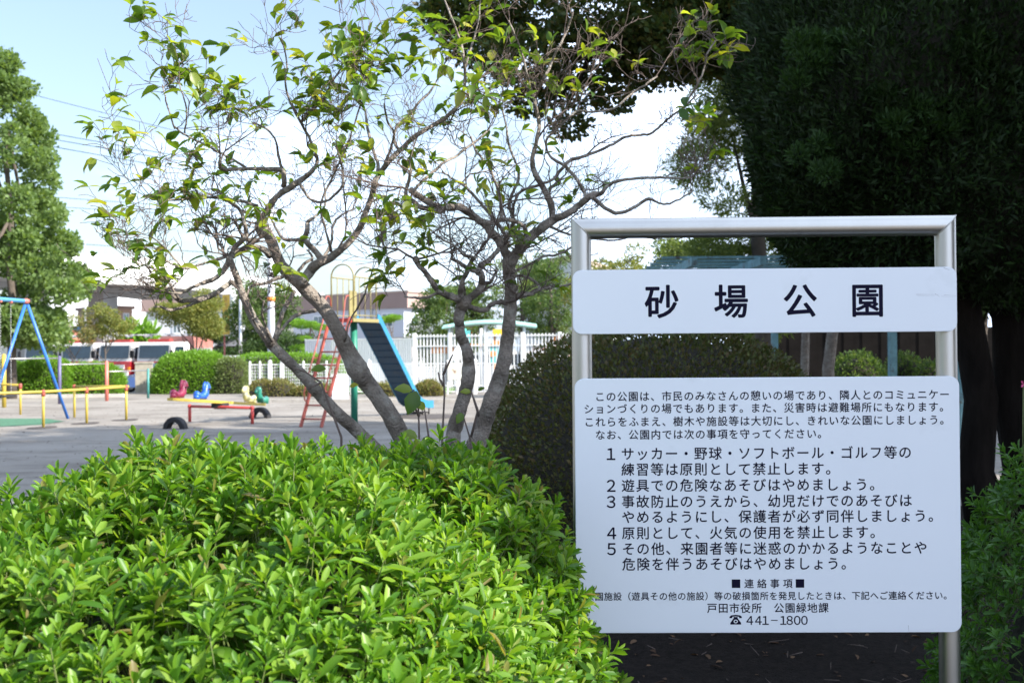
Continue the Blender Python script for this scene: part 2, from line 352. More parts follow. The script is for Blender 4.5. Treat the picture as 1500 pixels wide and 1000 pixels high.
def trunk_mb(base, top, r0, r1, seed=0, wob=.06, n=10):
    rr = random.Random(seed); b = Vector(base); t = Vector(top); pts = []; rad = []
    for i in range(7):
        k = i/6; p = b.lerp(t, k) + Vector((rr.uniform(-1, 1), rr.uniform(-1, 1), 0))*wob*(t-b).length*(.25 if 0 < i else 0)
        pts.append(p); rad.append((r0*(1-k)+r1*k)*(1.35 if i == 0 else 1))
    return pts, rad
def far_tree(name, label, base, h, rt, clumps, n, size, lm, seed, bm='bark_far', group=None, aspect=.55, limbs=7, flat=.75, cat='tree', th=None):
    rg = np.random.default_rng(seed); t = thing(name, label, cat, base, 0, group)
    c, r = clumps; top = Vector((base[0], base[1], base[2] + h*(th or .62)))
    cm = c.mean(axis=0); top.x = .6*base[0]+.4*cm[0]; top.y = .6*base[1]+.4*cm[1]
    pts, rad = trunk_mb(base, top, rt, rt*.4, seed)
    MB().tube(pts, rad, 8).build('trunk', M[bm], t)
    rr = random.Random(seed); mb = MB()
    for k in rr.sample(range(len(c)), min(limbs, len(c))):
        s = pts[rr.randint(3, 6)]; e = Vector(c[k]); mid = s.lerp(e, .5) + Vector((0, 0, -.06*(e-s).length))
        mb.tube([s, mid, e], [rt*.38, rt*.22, rt*.08], 6)
    mb.build('limbs', M[bm], t)
    V, FA = clumps_cloud(rg, c, r, n, size, flat=flat, aspect=aspect)
    link('crown', mesh_np('crown', to_local(V, t), FA, [M[lm]]), t)
    return t
# ---------------------------------------------------------------- ground and terrain
def sheet(name, xs, ys, z, m, kind='structure'):
    V = [(x, y, (z(x, y) if callable(z) else z)) for y in ys for x in xs]; n = len(xs)
    Fq = [(j*n+i, j*n+i+1, (j+1)*n+i+1, (j+1)*n+i) for j in range(len(ys)-1) for i in range(n-1)]
    me = bpy.data.meshes.new(name); me.from_pydata(V, [], Fq); me.materials.append(m); return link(name, me, kind=kind)
DROP = lambda x, y: 0 if y < 43.2 else max(-.5, -.5*(y-43.2)/4)
sheet('ground', [-400, -60, -20, 0, 20, 60, 400], [-80, -10, 0, 10, 20, 30, 43.2], 0, M['ground'])
sheet('road', [-900, -60, 0, 60, 900], [43.2, 47.2, 80, 300, 1800], DROP, M['asphalt'])
rg0 = np.random.default_rng(5)
def bed(x, y): return .012 + .03*abs(math.sin(x*3.1+y))*math.sin(y*2.3+x*.7)**2
sheet('planting_bed', list(np.linspace(-5, 9, 60)), list(np.linspace(.2, 10.5, 50)), bed, M['soil_bed'])
n = 600; pos = np.c_[rg0.uniform(-.6, 3.2, n), rg0.uniform(3.3, 7.2, n), np.zeros(n)]; pos[:, 2] = [bed(a, b)+.006 for a, b in pos[:, :2]]
V, FA = place(pos, rdir(rg0, n)*[1, 1, .18], rdir(rg0, n)*.35+[0, 0, 1], rg0.uniform(.025, .07, n), rg0.uniform(.012, .03, n), TLEAF_T, TLEAF_F)
link('leaf_litter', mesh_np('leaf_litter', V, FA, [M['dead']]), label='dry brown fallen leaves scattered on the dark soil below the notice board', cat='leaf litter', kind='stuff')
# little twigs and clods on the soil
mb = MB(); rr = random.Random(3)
for i in range(260):
    x, y = rr.uniform(-.5, 3), rr.uniform(3.4, 7); a = rr.uniform(0, 6.3); l = rr.uniform(.03, .14); z = bed(x, y)+.01
    mb.tube([(x, y, z), (x+l*math.cos(a), y+l*math.sin(a), z+rr.uniform(0, .02))], [.0025, .001], 4)
mb.build('fallen_twigs', M['twig'], label='thin broken twigs lying among the litter under the notice board', cat='twigs', kind='stuff')
n = 1300; yy = 8+rg0.uniform(0, 1, n)**.8*26; pos = np.c_[rg0.uniform(-.5, .12, n)*yy, yy, np.full(n, .006)]
V, FA = place(pos, rdir(rg0, n)*[1, 1, .1], rdir(rg0, n)*.3+[0, 0, 1], rg0.uniform(.02, .05, n), rg0.uniform(.012, .03, n), TLEAF_T, TLEAF_F)
link('scattered_leaves', mesh_np('scattered_leaves', V, FA, [M['dead']]), label='small dry leaves and pebbles scattered over the sandy playground', cat='leaf litter', kind='stuff')
# turf mat under the swing, rubber pads
a, b_, c_, d_ = G(-60, 613), G(66, 613), G(60, 622), G(-60, 628)
mb = MB(); mb.add([tuple(p[:2])+(.006,) for p in (d_, c_, Vector(((b_.x+c_.x)/2+.5, (b_.y+c_.y)/2, 0)), b_, a)], [(0,1,2,3,4)])
mb.build('turf_mat', M['turf'], label='dull green artificial turf mat on the ground under the blue swing', cat='mat')
# low kerb in front of the mesh fence and hedges
KA, KB = G(372, 588.5), G(735, 589)
mb = MB().beam((KA.x, KA.y, .05), (KB.x, KB.y, .05), .16, .1)
nk = 12
kerb = thing('kerb', 'long low pale concrete kerb in front of the white mesh fence', 'kerb', (KA.x, KA.y, 0)); 
for i in range(nk):
    p = KA.lerp(KB, i/nk); q = KA.lerp(KB, (i+.985)/nk)
    MB().beam((p.x, p.y, .045), (q.x, q.y, .045), .16, .09).build('kerb_stone', M['kerb'], kerb)
KC, KD = G(20, 583), G(182, 581.5)
kerb2 = thing('kerb', 'low tan kerb along the foot of the clipped hedges behind the bars', 'kerb', (KC.x, KC.y, 0))
for i in range(6):
    p = KC.lerp(KD, i/6); q = KC.lerp(KD, (i+.985)/6)
    MB().beam((p.x, p.y, .06), (q.x, q.y, .06), .18, .12).build('kerb_stone', M['kerb'], kerb2)

# ---------------------------------------------------------------- far buildings
def plan(px, d): p = P(px, 512, d); return Vector((p.x, d, 0))
def face_panel(parent, name, A, B, u0, u1, z0, z1, m, proud=.05, th=.08, **k):
    a = A.lerp(B, u0); b = A.lerp(B, u1); t = (b-a).normalized(); n = Vector((t.y, -t.x, 0))
    if n.dot(a) > 0: n = -n
    c = (a+b)/2 + n*(proud-th/2+.0); c.z = (z0+z1)/2
    R = Matrix((t, n, Vector((0, 0, 1)))).transposed()
    return MB().box(c, ((b-a).length, th, z1-z0), ax=R).build(name, m, parent, **k)
def window(parent, A, B, u0, u1, z0, z1, fm='white', gm='glass2', mull=1):
    f = face_panel(parent, 'window', A, B, u0, u1, z0, z1, M[fm], .07, .1)
    du = (u1-u0); fw = .09*(z1-z0)/max((B-A).length*du, .1)*du
    w = (du - fw*(mull+2)) / (mull+1)
    for i in range(mull+1):
        s = u0+fw+i*(w+fw); face_panel(f, 'pane', A, B, s, s+w, z0+.09*(z1-z0), z1-.09*(z1-z0), M[gm], .085, .03)
    return f
def block(parent, name, pts, z0, z1, m, **k):
    mb = MB(); mb.prism([(p.x, p.y) for p in pts], (1,0,0), (0,1,0), (0,0,z0), (0,0,z1-z0)); return mb.build(name, m, parent, **k)
def grow(pts, e):
    c = sum(pts, Vector())/len(pts); return [p + (p-c).normalized()*e for p in pts]
def fourth(L_, C, R_): return L_ + (R_-C)
GZ = -.5
# long white house on the right, brown fascia
Lp, Cp, Rp = plan(430, 92.2), plan(592, 84), plan(623, 87)
b = thing('apartment_house', 'long white two storey house with a brown flat roof band behind the slide', 'house', (Cp.x, Cp.y, GZ))
pts = [Lp, Cp, Rp, fourth(Lp, Cp, Rp)]
block(b, 'wall', pts, GZ, 4.8, M['lilac_wall']); block(b, 'roof_band', grow(pts, .5), 4.8, 6.0, M['brown'])
block(b, 'roof_cap', grow(pts, .62), 6.0, 6.12, M['fascia_light'])
window(b, Lp, Cp, .82, .915, 3.35, 4.45); window(b, Lp, Cp, .52, .60, 3.35, 4.45); window(b, Lp, Cp, .2, .3, 3.35, 4.45)
window(b, Lp, Cp, .70, .78, .6, 2.1); window(b, Cp, Rp, .35, .65, 3.4, 4.4, mull=0)
pipe = face_panel(b, 'drain_pipe', Lp, Cp, .735, .74, GZ, 4.8, M['concrete'], .12, .1)
# pink garden wall before it
A, B_, C_ = plan(548, 72), plan(596, 70), plan(607, 72)
w = thing('garden_wall', 'low pink rendered garden wall with pale coping left of the picket fence', 'wall', (B_.x, B_.y, GZ))
block(w, 'wall_face', [A, B_, C_, fourth(A, B_, C_)], GZ, 2.25, M['pink']); block(w, 'coping', grow([A, B_, C_, fourth(A, B_, C_)], .12), 2.25, 2.4, M['fascia_light'])
# brown/white apartments on the left
Lp, Cp, Rp = plan(214, 93.5), plan(347, 92), plan(366, 100)
b = thing('apartment_block', 'pale grey block with a wide brown band below its flat roof behind the yellow sign', 'building', (Cp.x, Cp.y, GZ))
pts = [Lp, Cp, Rp, fourth(Lp, Cp, Rp)]
block(b, 'wall', pts, GZ, 5.0, M['white_wall']); block(b, 'roof_band', grow(pts, .4), 5.0, 6.0, M['brown']); block(b, 'lower_band', grow(pts, .3), 1.6, 2.0, M['roof_grey'])
for u in (.66, .80, .30): window(b, Lp, Cp, u, u+.10, 3.1, 4.5)
for u in (.5, .72): window(b, Lp, Cp, u, u+.10, -.1, 1.2)
# dark-roofed low house
Lp, Cp, Rp = plan(336, 78), plan(398, 75), plan(428, 78)
b = thing('low_house', 'low house with a dark grey pitched roof half hidden by dark shrubs', 'house', (Cp.x, Cp.y, GZ)); pts = [Lp, Cp, Rp, fourth(Lp, Cp, Rp)]
block(b, 'wall', pts, GZ, 2.0, M['tan_dark'])
rc = sum(pts, Vector())/4; gp = grow(pts, .9); mb = MB(); r1 = rc.lerp((pts[0]+pts[3])/2, .5); r2 = rc.lerp((pts[1]+pts[2])/2, .5)
vs = [p+Vector((0, 0, 1.95)) for p in gp] + [r1+Vector((0, 0, 3.3)), r2+Vector((0, 0, 3.3))]
mb.add(vs, [(0,1,5,4), (1,2,5), (2,3,4,5), (3,0,4), (3,2,1,0)]); mb.build('roof', M['roof_grey'], b)
window(b, Lp, Cp, .3, .6, .3, 1.4)
# tan two storey house
Lp, Cp, Rp = plan(114, 114), plan(158, 108), plan(194, 111)
b = thing('tan_house', 'small tan two storey house with a flat roof under the white viaduct', 'house', (Cp.x, Cp.y, GZ)); pts = [Lp, Cp, Rp, fourth(Lp, Cp, Rp)]
block(b, 'wall', pts, GZ, 5.9, M['tan']); block(b, 'roof', grow(pts, .35), 5.9, 6.2, M['tan_dark'])
window(b, Lp, Cp, .62, .84, 4.2, 5.4, mull=0); window(b, Cp, Rp, .12, .38, 4.2, 5.5); window(b, Cp, Rp, .60, .86, 4.2, 5.5)
window(b, Lp, Cp, .25, .5, 1.4, 2.6); window(b, Cp, Rp, .3, .6, 1.4, 2.6)
dish = MB().ball(Cp+Vector((-.35, -.4, 4.5)), .42, 12, 6, (1, .35, 1)).build('satellite_dish', M['white'], b)
# red roof and blue roof houses behind the trucks
for (l, c, r, d, h, rm, lab) in ((66, 100, 130, 96, 3.6, 'red_roof', 'small house with a faded red tiled roof beyond the fire engines'), (84, 112, 140, 104, 4.1, 'blue_roof', 'shed with a bright blue sheet roof above the red roofed house')):
    Lp, Cp, Rp = plan(l, d+3), plan(c, d), plan(r, d+2)
    b = thing('small_house', lab, 'house', (Cp.x, Cp.y, GZ)); pts = [Lp, Cp, Rp, fourth(Lp, Cp, Rp)]
    block(b, 'wall', pts, GZ, h-1.1, M['tan']); gp = grow(pts, .5); rc = sum(pts, Vector())/4; r1 = rc.lerp((pts[0]+pts[3])/2, .6); r2 = rc.lerp((pts[1]+pts[2])/2, .6)
    MB().add([p+Vector((0, 0, h-1.15)) for p in gp]+[r1+Vector((0, 0, h)), r2+Vector((0, 0, h))], [(0,1,5,4), (1,2,5), (2,3,4,5), (3,0,4), (3,2,1,0)]).build('roof', M[rm], b)
    window(b, Lp, Cp, .3, .6, .2, 1.4)
# white warehouse below the viaduct
Lp, Cp, Rp = plan(40, 148), plan(250, 156), plan(268, 168)
b = thing('warehouse', 'large plain white warehouse wall seen below the viaduct', 'building', (Cp.x, Cp.y, GZ)); pts = [Lp, Cp, Rp, fourth(Lp, Cp, Rp)]
block(b, 'wall', pts, GZ+3.6, 10.9, M['white_wall']); block(b, 'ground_floor', grow(pts, -.8), GZ, GZ+3.6, M['concrete'])
for i in range(14): face_panel(b, 'wall_joint', Lp, Cp, (i+1)/15-.0008, (i+1)/15+.0008, GZ+3.6, 10.9, M['concrete'], .03, .05)
for u in (.80, .90): window(b, Lp, Cp, u, u+.05, 5.0, 6.4)
# elevated road
vp = [(-60, 78), (40, 86), (120, 93), (257, 101), (392, 129), (480, 165), (560, 230), (620, 340)]
vpts = [plan(x, d) for x, d in vp]
def catmull(pts, k=4):
    out = []
    for i in range(len(pts)-1):
        p0, p1, p2, p3 = pts[max(i-1, 0)], pts[i], pts[i+1], pts[min(i+2, len(pts)-1)]
        for j in range(k):
            t = j/k; out.append(.5*((2*p1) + (p2-p0)*t + (2*p0-5*p1+4*p2-p3)*t*t + (3*p1-p0-3*p2+p3)*t**3))
    return out + [pts[-1]]
vc = catmull(vpts, 6)
v = thing('elevated_road', 'white elevated expressway with tall noise barrier crossing behind the houses', 'viaduct', (vpts[3].x, vpts[3].y, GZ))
def ribbon(name, off0, off1, z0, z1, m):
    mb = MB(); vs = []; n = len(vc)
    for i, p in enumerate(vc):
        t = (vc[min(i+1, n-1)]-vc[max(i-1, 0)]).normalized(); nn = Vector((t.y, -t.x, 0))
        for o, z in ((off0, z0), (off0, z1), (off1, z1), (off1, z0)): q = p - nn*o; vs.append((q.x, q.y, z))
    fs = [(i*4+k, i*4+(k+1) % 4, (i+1)*4+(k+1) % 4, (i+1)*4+k) for i in range(n-1) for k in range(4)] + [(0,1,2,3), (4*n-4, 4*n-3, 4*n-2, 4*n-1)]
    mb.add(vs, fs); return mb.build(name, m, v)
ribbon('noise_barrier', 0, .4, 7.8, 9.9, M['barrier']); ribbon('girder', 4.4, 8.2, 7.0, 7.45, M['concrete']); ribbon('deck', .1, 12.6, 7.45, 7.78, M['concrete']); ribbon('noise_barrier', 12.3, 12.7, 8.0, 9.9, M['barrier'])
for i in range(2, len(vc)-2, 5):
    t = (vc[i+1]-vc[i-1]).normalized(); nn = Vector((t.y, -t.x, 0)); p = vc[i]-nn*6.3
    MB().box((p.x, p.y, (7.0+GZ)/2), (1.8, 1.8, 7.0-GZ), math.atan2(t.y, t.x)).build('pier', M['concrete'], v)
for i in range(0, len(vc)-1):
    for s in (0, .5):
        p = vc[i].lerp(vc[i+1], s); MB().box((p.x, p.y, 10.1), (.07, .07, .5)).build('barrier_post', M['concrete'], v)
# pale building behind the right hand trees
Lp, Cp, Rp = plan(770, 66), plan(840, 60), plan(905, 72)
b = thing('white_building', 'pale building showing through the trees left of the notice board', 'building', (Cp.x, Cp.y, GZ)); pts = [Lp, Cp, Rp, fourth(Lp, Cp, Rp)]
block(b, 'wall', pts, GZ, 6.4, M['white_wall']); block(b, 'roof_edge', grow(pts, .3), 6.4, 6.7, M['fascia_light'])
for u, z in ((.15, 3.6), (.5, 3.6), (.15, .6), (.5, .6)): window(b, Lp, Cp, u, u+.25, z, z+1.4)
# yellow vertical shop sign on a post
sp = plan(329, 70); s = thing('shop_sign', 'tall narrow yellow sign box with brown characters on a thin red post', 'sign', (sp.x, 70, GZ))
a0, a1 = plan(326.5, 70), plan(337, 69.4); t = (a1-a0).normalized(); nn = Vector((t.y, -t.x, 0)); R = Matrix((t, nn, Vector((0, 0, 1)))).transposed()
zb, zt = P(330, 491, 70).z, P(330, 431, 70).z; wv = (a1-a0).length
cen = (a0+a1)/2 - nn*.2; cen.z = (zb+zt)/2
MB().box(cen, (wv+.16, .4, zt-zb), ax=R).build('sign_box', M['white'], s)
f = (a0+a1)/2 + nn*.012; f.z = cen.z; MB().box(f, (wv, .03, zt-zb-.08), ax=R).build('yellow_face', M['sign_yellow'], s)
MB().tube([(a0.x+.05, 70.2, GZ), (a0.x+.05, 70.2, zb)], .05, 8).build('post', M['coral'], s)
SIGN_FACE = (f + nn*.018, t, wv, zb, zt, s)

# poles and overhead wires
def pole(px, d, ytop, r, m, lab, name='utility_pole', band=None, cat='pole'):
    p = plan(px, d); zt = P(px, ytop, d).z; o = thing(name, lab, cat, (p.x, d, GZ))
    MB().tube([(p.x, d, GZ), (p.x, d, zt)], [r*1.1, r*.85], 12).build('shaft', M[m], o)
    return o, p, zt
o, p, zt = pole(397.5, 62, 300, .20, 'lilac_wall', 'thick pale concrete utility pole with an orange marker band between the left trunks')
zb = P(397, 438, 62).z; MB().tube([(p.x, 62, zb-.12), (p.x, 62, zb+.12)], .225, 12).build('marker_band', M['orange'], o)
for k, z in enumerate((zt-.5, zt-1.4)):
    MB().box((p.x, 61.9, z), (1.8, .1, .1)).build('cross_arm', M['concrete'], o)
    for dx in (-.8, -.3, .3, .8): MB().ball((p.x+dx, 61.9, z+.13), .08, 8, 5).build('insulator', M['white'], o)
pole(352.5, 66, 438, .10, 'silver', 'thin silver lamp pole right of the yellow sign', 'lamp_post')
pole(422.5, 70, 428, .09, 'concrete', 'thin grey pole standing before the layered garden pine')
pole(125, 90, 352, .08, 'silver', 'slim silver pole in front of the tan house')
pole(301, 74, 480, .06, 'yellow', 'short yellow post behind the clipped hedge', 'short_post')
def wire(px0, y0, px1, y1, d0, d1, lab, sag=.4, grp='power lines crossing the sky on the left'):
    a = P(px0, y0, d0); b = P(px1, y1, d1); pts = [a.lerp(b, k/14) - Vector((0, 0, sag*4*(k/14)*(1-k/14))) for k in range(15)]
    MB().tube(pts, .022, 5, cap=False).build('power_line', M['wire'], label=lab, cat='power line', group=grp)
wire(-260, 130, 720, 300, 60, 60, 'uppermost of the three close wires crossing the blue sky above the magnolia', .3)
wire(-260, 140, 720, 305, 61, 60, 'middle one of the three close wires in the left sky', .3)
wire(-260, 150, 720, 318, 60, 61, 'lowest of the three close wires in the left sky', .3)
wire(-250, 60, 720, 300, 75, 80, 'highest single thin wire in the left sky, far above the three', .3)
wire(-250, 262, 720, 330, 75, 80, 'upper of the two faint wires below the group of three', .2)
wire(-250, 280, 720, 336, 75, 80, 'lower of the two faint wires below the group of three', .2)
wire(-250, 330, 720, 392, 75, 80, 'lowest wire, just above the white viaduct', .2)

# ---------------------------------------------------------------- fire engines and cars
def rounded_poly(pts, r=.12, k=3):
    out = []
    for i, p in enumerate(pts):
        a = Vector(pts[i-1]); c = Vector(pts[(i+1) % len(pts)]); p = Vector(p); u = (a-p).normalized(); v_ = (c-p).normalized()
        rr_ = min(r, (a-p).length*.45, (c-p).length*.45)
        for j in range(k+1):
            t = j/k; q = (p+u*rr_)*(1-t)**2 + p*2*t*(1-t) + (p+v_*rr_)*t*t; out.append((q.x, q.y))
    return out
def wheel(parent, x, y, r, w, side):
    tb = MB(); ring = 20; vs = []
    for (xo, rad) in ((-w/2, r*.62), (-w/2, r*.93), (-w*.35, r), (w*.35, r), (w/2, r*.93), (w/2, r*.62)):
        for k in range(ring): a = 2*math.pi*k/ring; vs.append((x+xo, y+rad*math.cos(a), r+rad*math.sin(a)))
    fs = [(i*ring+k, i*ring+(k+1) % ring, ((i+1) % 6)*ring+(k+1) % ring, ((i+1) % 6)*ring+k) for i in range(6) for k in range(ring)]
    tb.add(vs, fs, True); o = tb.build('wheel', M['rubber'], parent, world=False)
    rm = MB(); rm.tube([(x-w*.3, y, r), (x+w*.3, y, r)], r*.6, 16); rm.tube([(x-w*.42, y, r), (x+w*.42, y, r)], r*.2, 10); rm.build('rim', M['silver'], o, world=False)
def fire_engine(label, loc, rz, box=True):
    # local frame: front faces -y, x across
    t = thing('fire_engine', label, 'fire engine', loc, rz, 'fire engines parked in a row'); W = 2.3
    prof = rounded_poly([(-.02, 1.35), (.14, 2.62), (1.75, 2.66), (1.8, 1.35)], .14)
    def ex(name, pr, m, w=W, par=t, x0=None):
        mb = MB(); mb.prism(pr, (0,1,0), (0,0,1), (-w/2 if x0 is None else x0, 0, 0), (w if x0 is None else .06, 0, 0)); return mb.build(name, M[m], par, world=False)
    ex('cab_upper', prof, 'truck_white'); ex('cab_lower', rounded_poly([(-.06, .55), (-.03, 1.55), (1.8, 1.55), (1.8, .55)], .06), 'truck_red', W+.01)
    MB().box((0, .025, 2.08), (W-.3, .05, .74), ax=Matrix.Rotation(-.125, 3, 'X')).build('windshield', M['glass'], t, world=False)
    for sx in (-1, 1):
        mb = MB(); mb.prism(rounded_poly([(.30, 1.68), (.42, 2.38), (1.2, 2.38), (1.2, 1.78), (.75, 1.68)], .08), (0,1,0), (0,0,1), (sx*(W/2+.005)-.015, 0, 0), (.03, 0, 0)); mb.build('side_window', M['glass'], t, world=False)
        MB().box((sx*.85, -.08, .82), (.36, .1, .22)).build('headlight', M['lens'], t, world=False)
        MB().box((sx*1.08, -.085, 1.12), (.16, .1, .2)).build('indicator', M['amber'], t, world=False)
        mr = MB(); mr.tube([(sx*1.12, .1, 2.35), (sx*1.34, -.16, 2.3), (sx*1.34, -.16, 1.7)], .02, 6); mr.box((sx*1.34, -.17, 1.95), (.2, .06, .42)); mr.build('mirror', M['dark'], t, world=False)
        MB().box((sx*(W/2+.01), 1.1, 1.3), (.03, .16, .05)).build('door_handle', M['dark'], t, world=False)
    MB().box((0, -.07, 1.22), (1.5, .05, .26)).build('grille', M['truck_white'], t, world=False)
    for dx in (-.35, 0, .35): MB().tube([(dx, -.04, 1.55), (dx+.35, -.045, 1.75)], .012, 4).build('wiper', M['dark'], t, world=False)
    MB().box((0, -.1, .5), (W+.04, .22, .2)).build('bumper', M['truck_white'], t, world=False)
    MB().box((0, -.11, .36), (W, .2, .08)).build('step', M['dark'], t, world=False)
    MB().box((0, .6, 2.74), (1.5, .28, .15)).build('light_bar', M['red'], t, world=False)
    MB().box((0, 2.4, .72), (1.1, 3.2, .3)).build('chassis', M['dark'], t, world=False)
    MB().box((0, 3.0, 1.75), (W, 2.1, 1.9)).build('body', M['truck_brown'], t, world=False)
    if box: MB().box((0, 3.0, 2.85), (W*.95, 2.0, .28)).build('roof_locker', M['truck_brown'], t, world=False)
    for sx in (-1, 1):
        for k in range(2): MB().box((sx*(W/2+.01), 2.5+1.0*k, 1.7), (.04, .9, 1.2)).build('shutter', M['silver'], t, world=False)
        lad = MB()
        for yy in (2.3, 3.7): lad.box((sx*.7, yy, 3.06), (.08, .3, .14))
        lad.beam((sx*.55, 2.0, 3.12), (sx*.55, 4.0, 3.12), .05); lad.beam((sx*.9, 2.0, 3.12), (sx*.9, 4.0, 3.12), .05)
        for k in range(5): lad.beam((sx*.55, 2.2+k*.38, 3.12), (sx*.9, 2.2+k*.38, 3.12), .03)
        lad.build('roof_ladder', M['silver'], t, world=False)
    for y in (.75, 3.4):
        for sx in (-1, 1): wheel(t, sx*.98, y, .46, .28, sx)
    return t
RZT = math.radians(-20)
p0 = plan(225, 63); row = Vector((math.cos(RZT), math.sin(RZT), 0))
for k, lab in enumerate(('fire engine with a white and red cab nearest to the stone gate post', 'second fire engine from the right, in the middle of the gap over the hedge',
        'third fire engine from the right, behind the red horizontal bar post', 'leftmost fire engine, seen behind the blue swing leg')):
    p = p0 - row*2.75*k; fire_engine(lab, (p.x, p.y, GZ), RZT, k == 0)
def car(label, px, d, rz, m, h=1.5, van=False, cat='car', lz=GZ, grp=None, Ln=4.3):
    p = plan(px, d); t = thing('parked_van' if van else 'parked_car', label, cat, (p.x, d, lz), rz, grp); W = 1.7; s = h/1.5
    if van: prof = [(0, .3), (0, .95*s), (.35, 1.0*s), (1.0, 1.42*s), (1.5, 1.5*s), (Ln-.1, 1.5*s), (Ln, .9*s), (Ln, .3)]; gl = [(.5, .98*s), (1.05, 1.38*s), (Ln-.35, 1.4*s), (Ln-.25, .98*s)]
    else: prof = [(0, .3), (0, .75*s), (1.05, .92*s), (1.7, 1.42*s), (2.2, 1.5*s), (3.2, 1.45*s), (3.75, 1.0*s), (Ln, .95*s), (Ln, .3)]; gl = [(1.2, .94*s), (1.78, 1.37*s), (3.1, 1.38*s), (3.55, 1.0*s)]
    MB().prism(rounded_poly(prof, .1), (0,1,0), (0,0,1), (-W/2, 0, 0), (W, 0, 0)).build('body', M[m], t, world=False)
    for sx in (-1, 1): MB().prism(rounded_poly(gl, .06), (0,1,0), (0,0,1), (sx*(W/2+.004)-.01, 0, 0), (.02, 0, 0)).build('side_window', M['glass'], t, world=False)
    a, b = (prof[2], prof[3]); ww = MB(); q0 = Vector((0, a[0]-.01, a[1]+.04)); q1 = Vector((0, b[0]-.03, b[1]+.01))
    ww.add([(-W/2+.1, q0.y, q0.z), (W/2-.1, q0.y, q0.z), (W/2-.18, q1.y, q1.z), (-W/2+.18, q1.y, q1.z), (-W/2+.1, q0.y+.02, q0.z-.01), (W/2-.1, q0.y+.02, q0.z-.01), (W/2-.18, q1.y+.02, q1.z-.01), (-W/2+.18, q1.y+.02, q1.z-.01)], [(0,1,2,3), (7,6,5,4), (0,4,5,1), (1,5,6,2), (2,6,7,3), (3,7,4,0)])
    ww.build('windshield', M['glass'], t, world=False)
    for sx in (-1, 1):
        MB().box((sx*.6, -.01, .62*s), (.34, .06, .16)).build('headlight', M['lens'], t, world=False)
        MB().box((sx*.6, Ln+.01, .75*s), (.3, .06, .2)).build('tail_light', M['red'], t, world=False)
        MB().ball((sx*.93, 1.15, .98*s), .11, 8, 5, (1, .5, .7)).build('mirror', M[m], t, world=False)
        for y in (.8, Ln-.8): wheel(t, sx*.75, y, .3, .2, sx)
    MB().box((0, -.03, .38), (W-.05, .1, .2)).build('bumper', M[m], t, world=False)
    return t
car('silver van behind the clipped hedge left of the thin lamp pole', 292, 60, math.radians(-60), 'silver', 1.85, True, 'van')
car('pale green car showing its roof over the hedge beside the last fire engine', 268, 54, math.radians(-70), 'car_teal', 1.6)
car('white car with dark windows behind the hedge under the lamp pole', 372, 57, math.radians(-70), 'truck_white', 1.45)
car('white car seen between the two left trunks behind the hedge', 418, 60, math.radians(-75), 'truck_white', 1.5)
car('dark blue car parked between the fire engines behind the hedge', 176, 56, math.radians(-50), 'car_navy', 1.5)
car('white van parked beyond the picket fence behind the crooked grey trunk', 660, 56, math.radians(-80), 'truck_white', 1.95, True, 'van', GZ)
car('white van beyond the picket fence at the foot of the straight trunk', 760, 58, math.radians(-95), 'truck_white', 1.95, True, 'van', GZ)
# ---------------------------------------------------------------- clipped shrubs
def sq_surface(d, abc, p):
    a = np.array(abc); k = (np.abs(d/a)**p).sum(axis=1)**(-1/p); s = d*k[:, None]
    nn = unit(np.sign(s)*np.abs(s/a)**(p-1)/a); return s, nn
def lump(s, seed, sc, amp):
    rs = np.random.default_rng(seed); o = np.zeros(len(s))
    for k in range(6):
        w = rs.normal(size=3)*sc*(1+.5*k); o += np.sin(s@w + rs.uniform(0, 6.3))/(1+.5*k)
    return o*amp/2.2
def core_mesh(abc, p, seed, sc, amp, shrink, nu=48, nv=16):
    V = []
    for j in range(nv+1):
        th = (math.pi/2)*j/nv
        for i in range(nu):
            a = 2*math.pi*i/nu; V.append((math.sin(th)*math.cos(a), math.sin(th)*math.sin(a), max(math.cos(th), 1e-4)))
    s, nn = sq_surface(np.array(V), abc, p); s = s*shrink + nn*lump(s, seed, sc, amp)[:, None]*.8
    s[nv*nu:, 2] = 0
    Fq = np.array([(j*nu+i, (j+1)*nu+i, (j+1)*nu+(i+1) % nu, j*nu+(i+1) % nu) for j in range(nv) for i in range(nu)])
    return s, [Fq]
def shrub(name, label, base, abc, p, n, size, lm, seed, rz=0, amp=.04, sc=4, group=None, cat='hedge', aspect=.5, T=RH_T, FF=RH_F, shrink=.93, spread=.05, rough=.8, frontonly=False):
    rg = np.random.default_rng(seed); t = thing(name, label, cat, base, rz, group)
    d = rdir(rg, int(n*2.3)); d[:, 2] = np.abs(d[:, 2]); a = np.array(abc)
    s, nn = sq_surface(d, abc, p)
    # even out the density over the surface
    wgt = (np.linalg.norm(s, axis=1)**2) / np.maximum((s/np.linalg.norm(s, axis=1, keepdims=True)*nn).sum(1), .15)
    idx = rg.choice(len(s), n, p=wgt/wgt.sum()); s = s[idx]; nn = nn[idx]
    s = s + rg.normal(size=s.shape)*size*.4
    s[:, 2] = np.abs(s[:, 2])
    s = s + nn*(lump(s, seed, sc, amp) + rg.uniform(-spread*1.3, spread*.7, n))[:, None]
    dr = unit(nn*1.0 + rdir(rg, n)*rough + [0, 0, .35]); nr = unit(nn*.5 + rdir(rg, n)*.8 + [0, 0, .5]); L_ = size*rg.uniform(.6, 1.35, n)
    V, FA = place(s, dr, nr, L_, L_*aspect, T, FF)
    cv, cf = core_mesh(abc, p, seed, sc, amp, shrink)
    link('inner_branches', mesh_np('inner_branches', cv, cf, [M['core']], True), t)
    link('leaf_mass', mesh_np('leaf_mass', V, FA, [M[lm]]), t, kind='stuff')
    return t
def gbase(px, d): p = plan(px, d); return (p.x, p.y, 0)
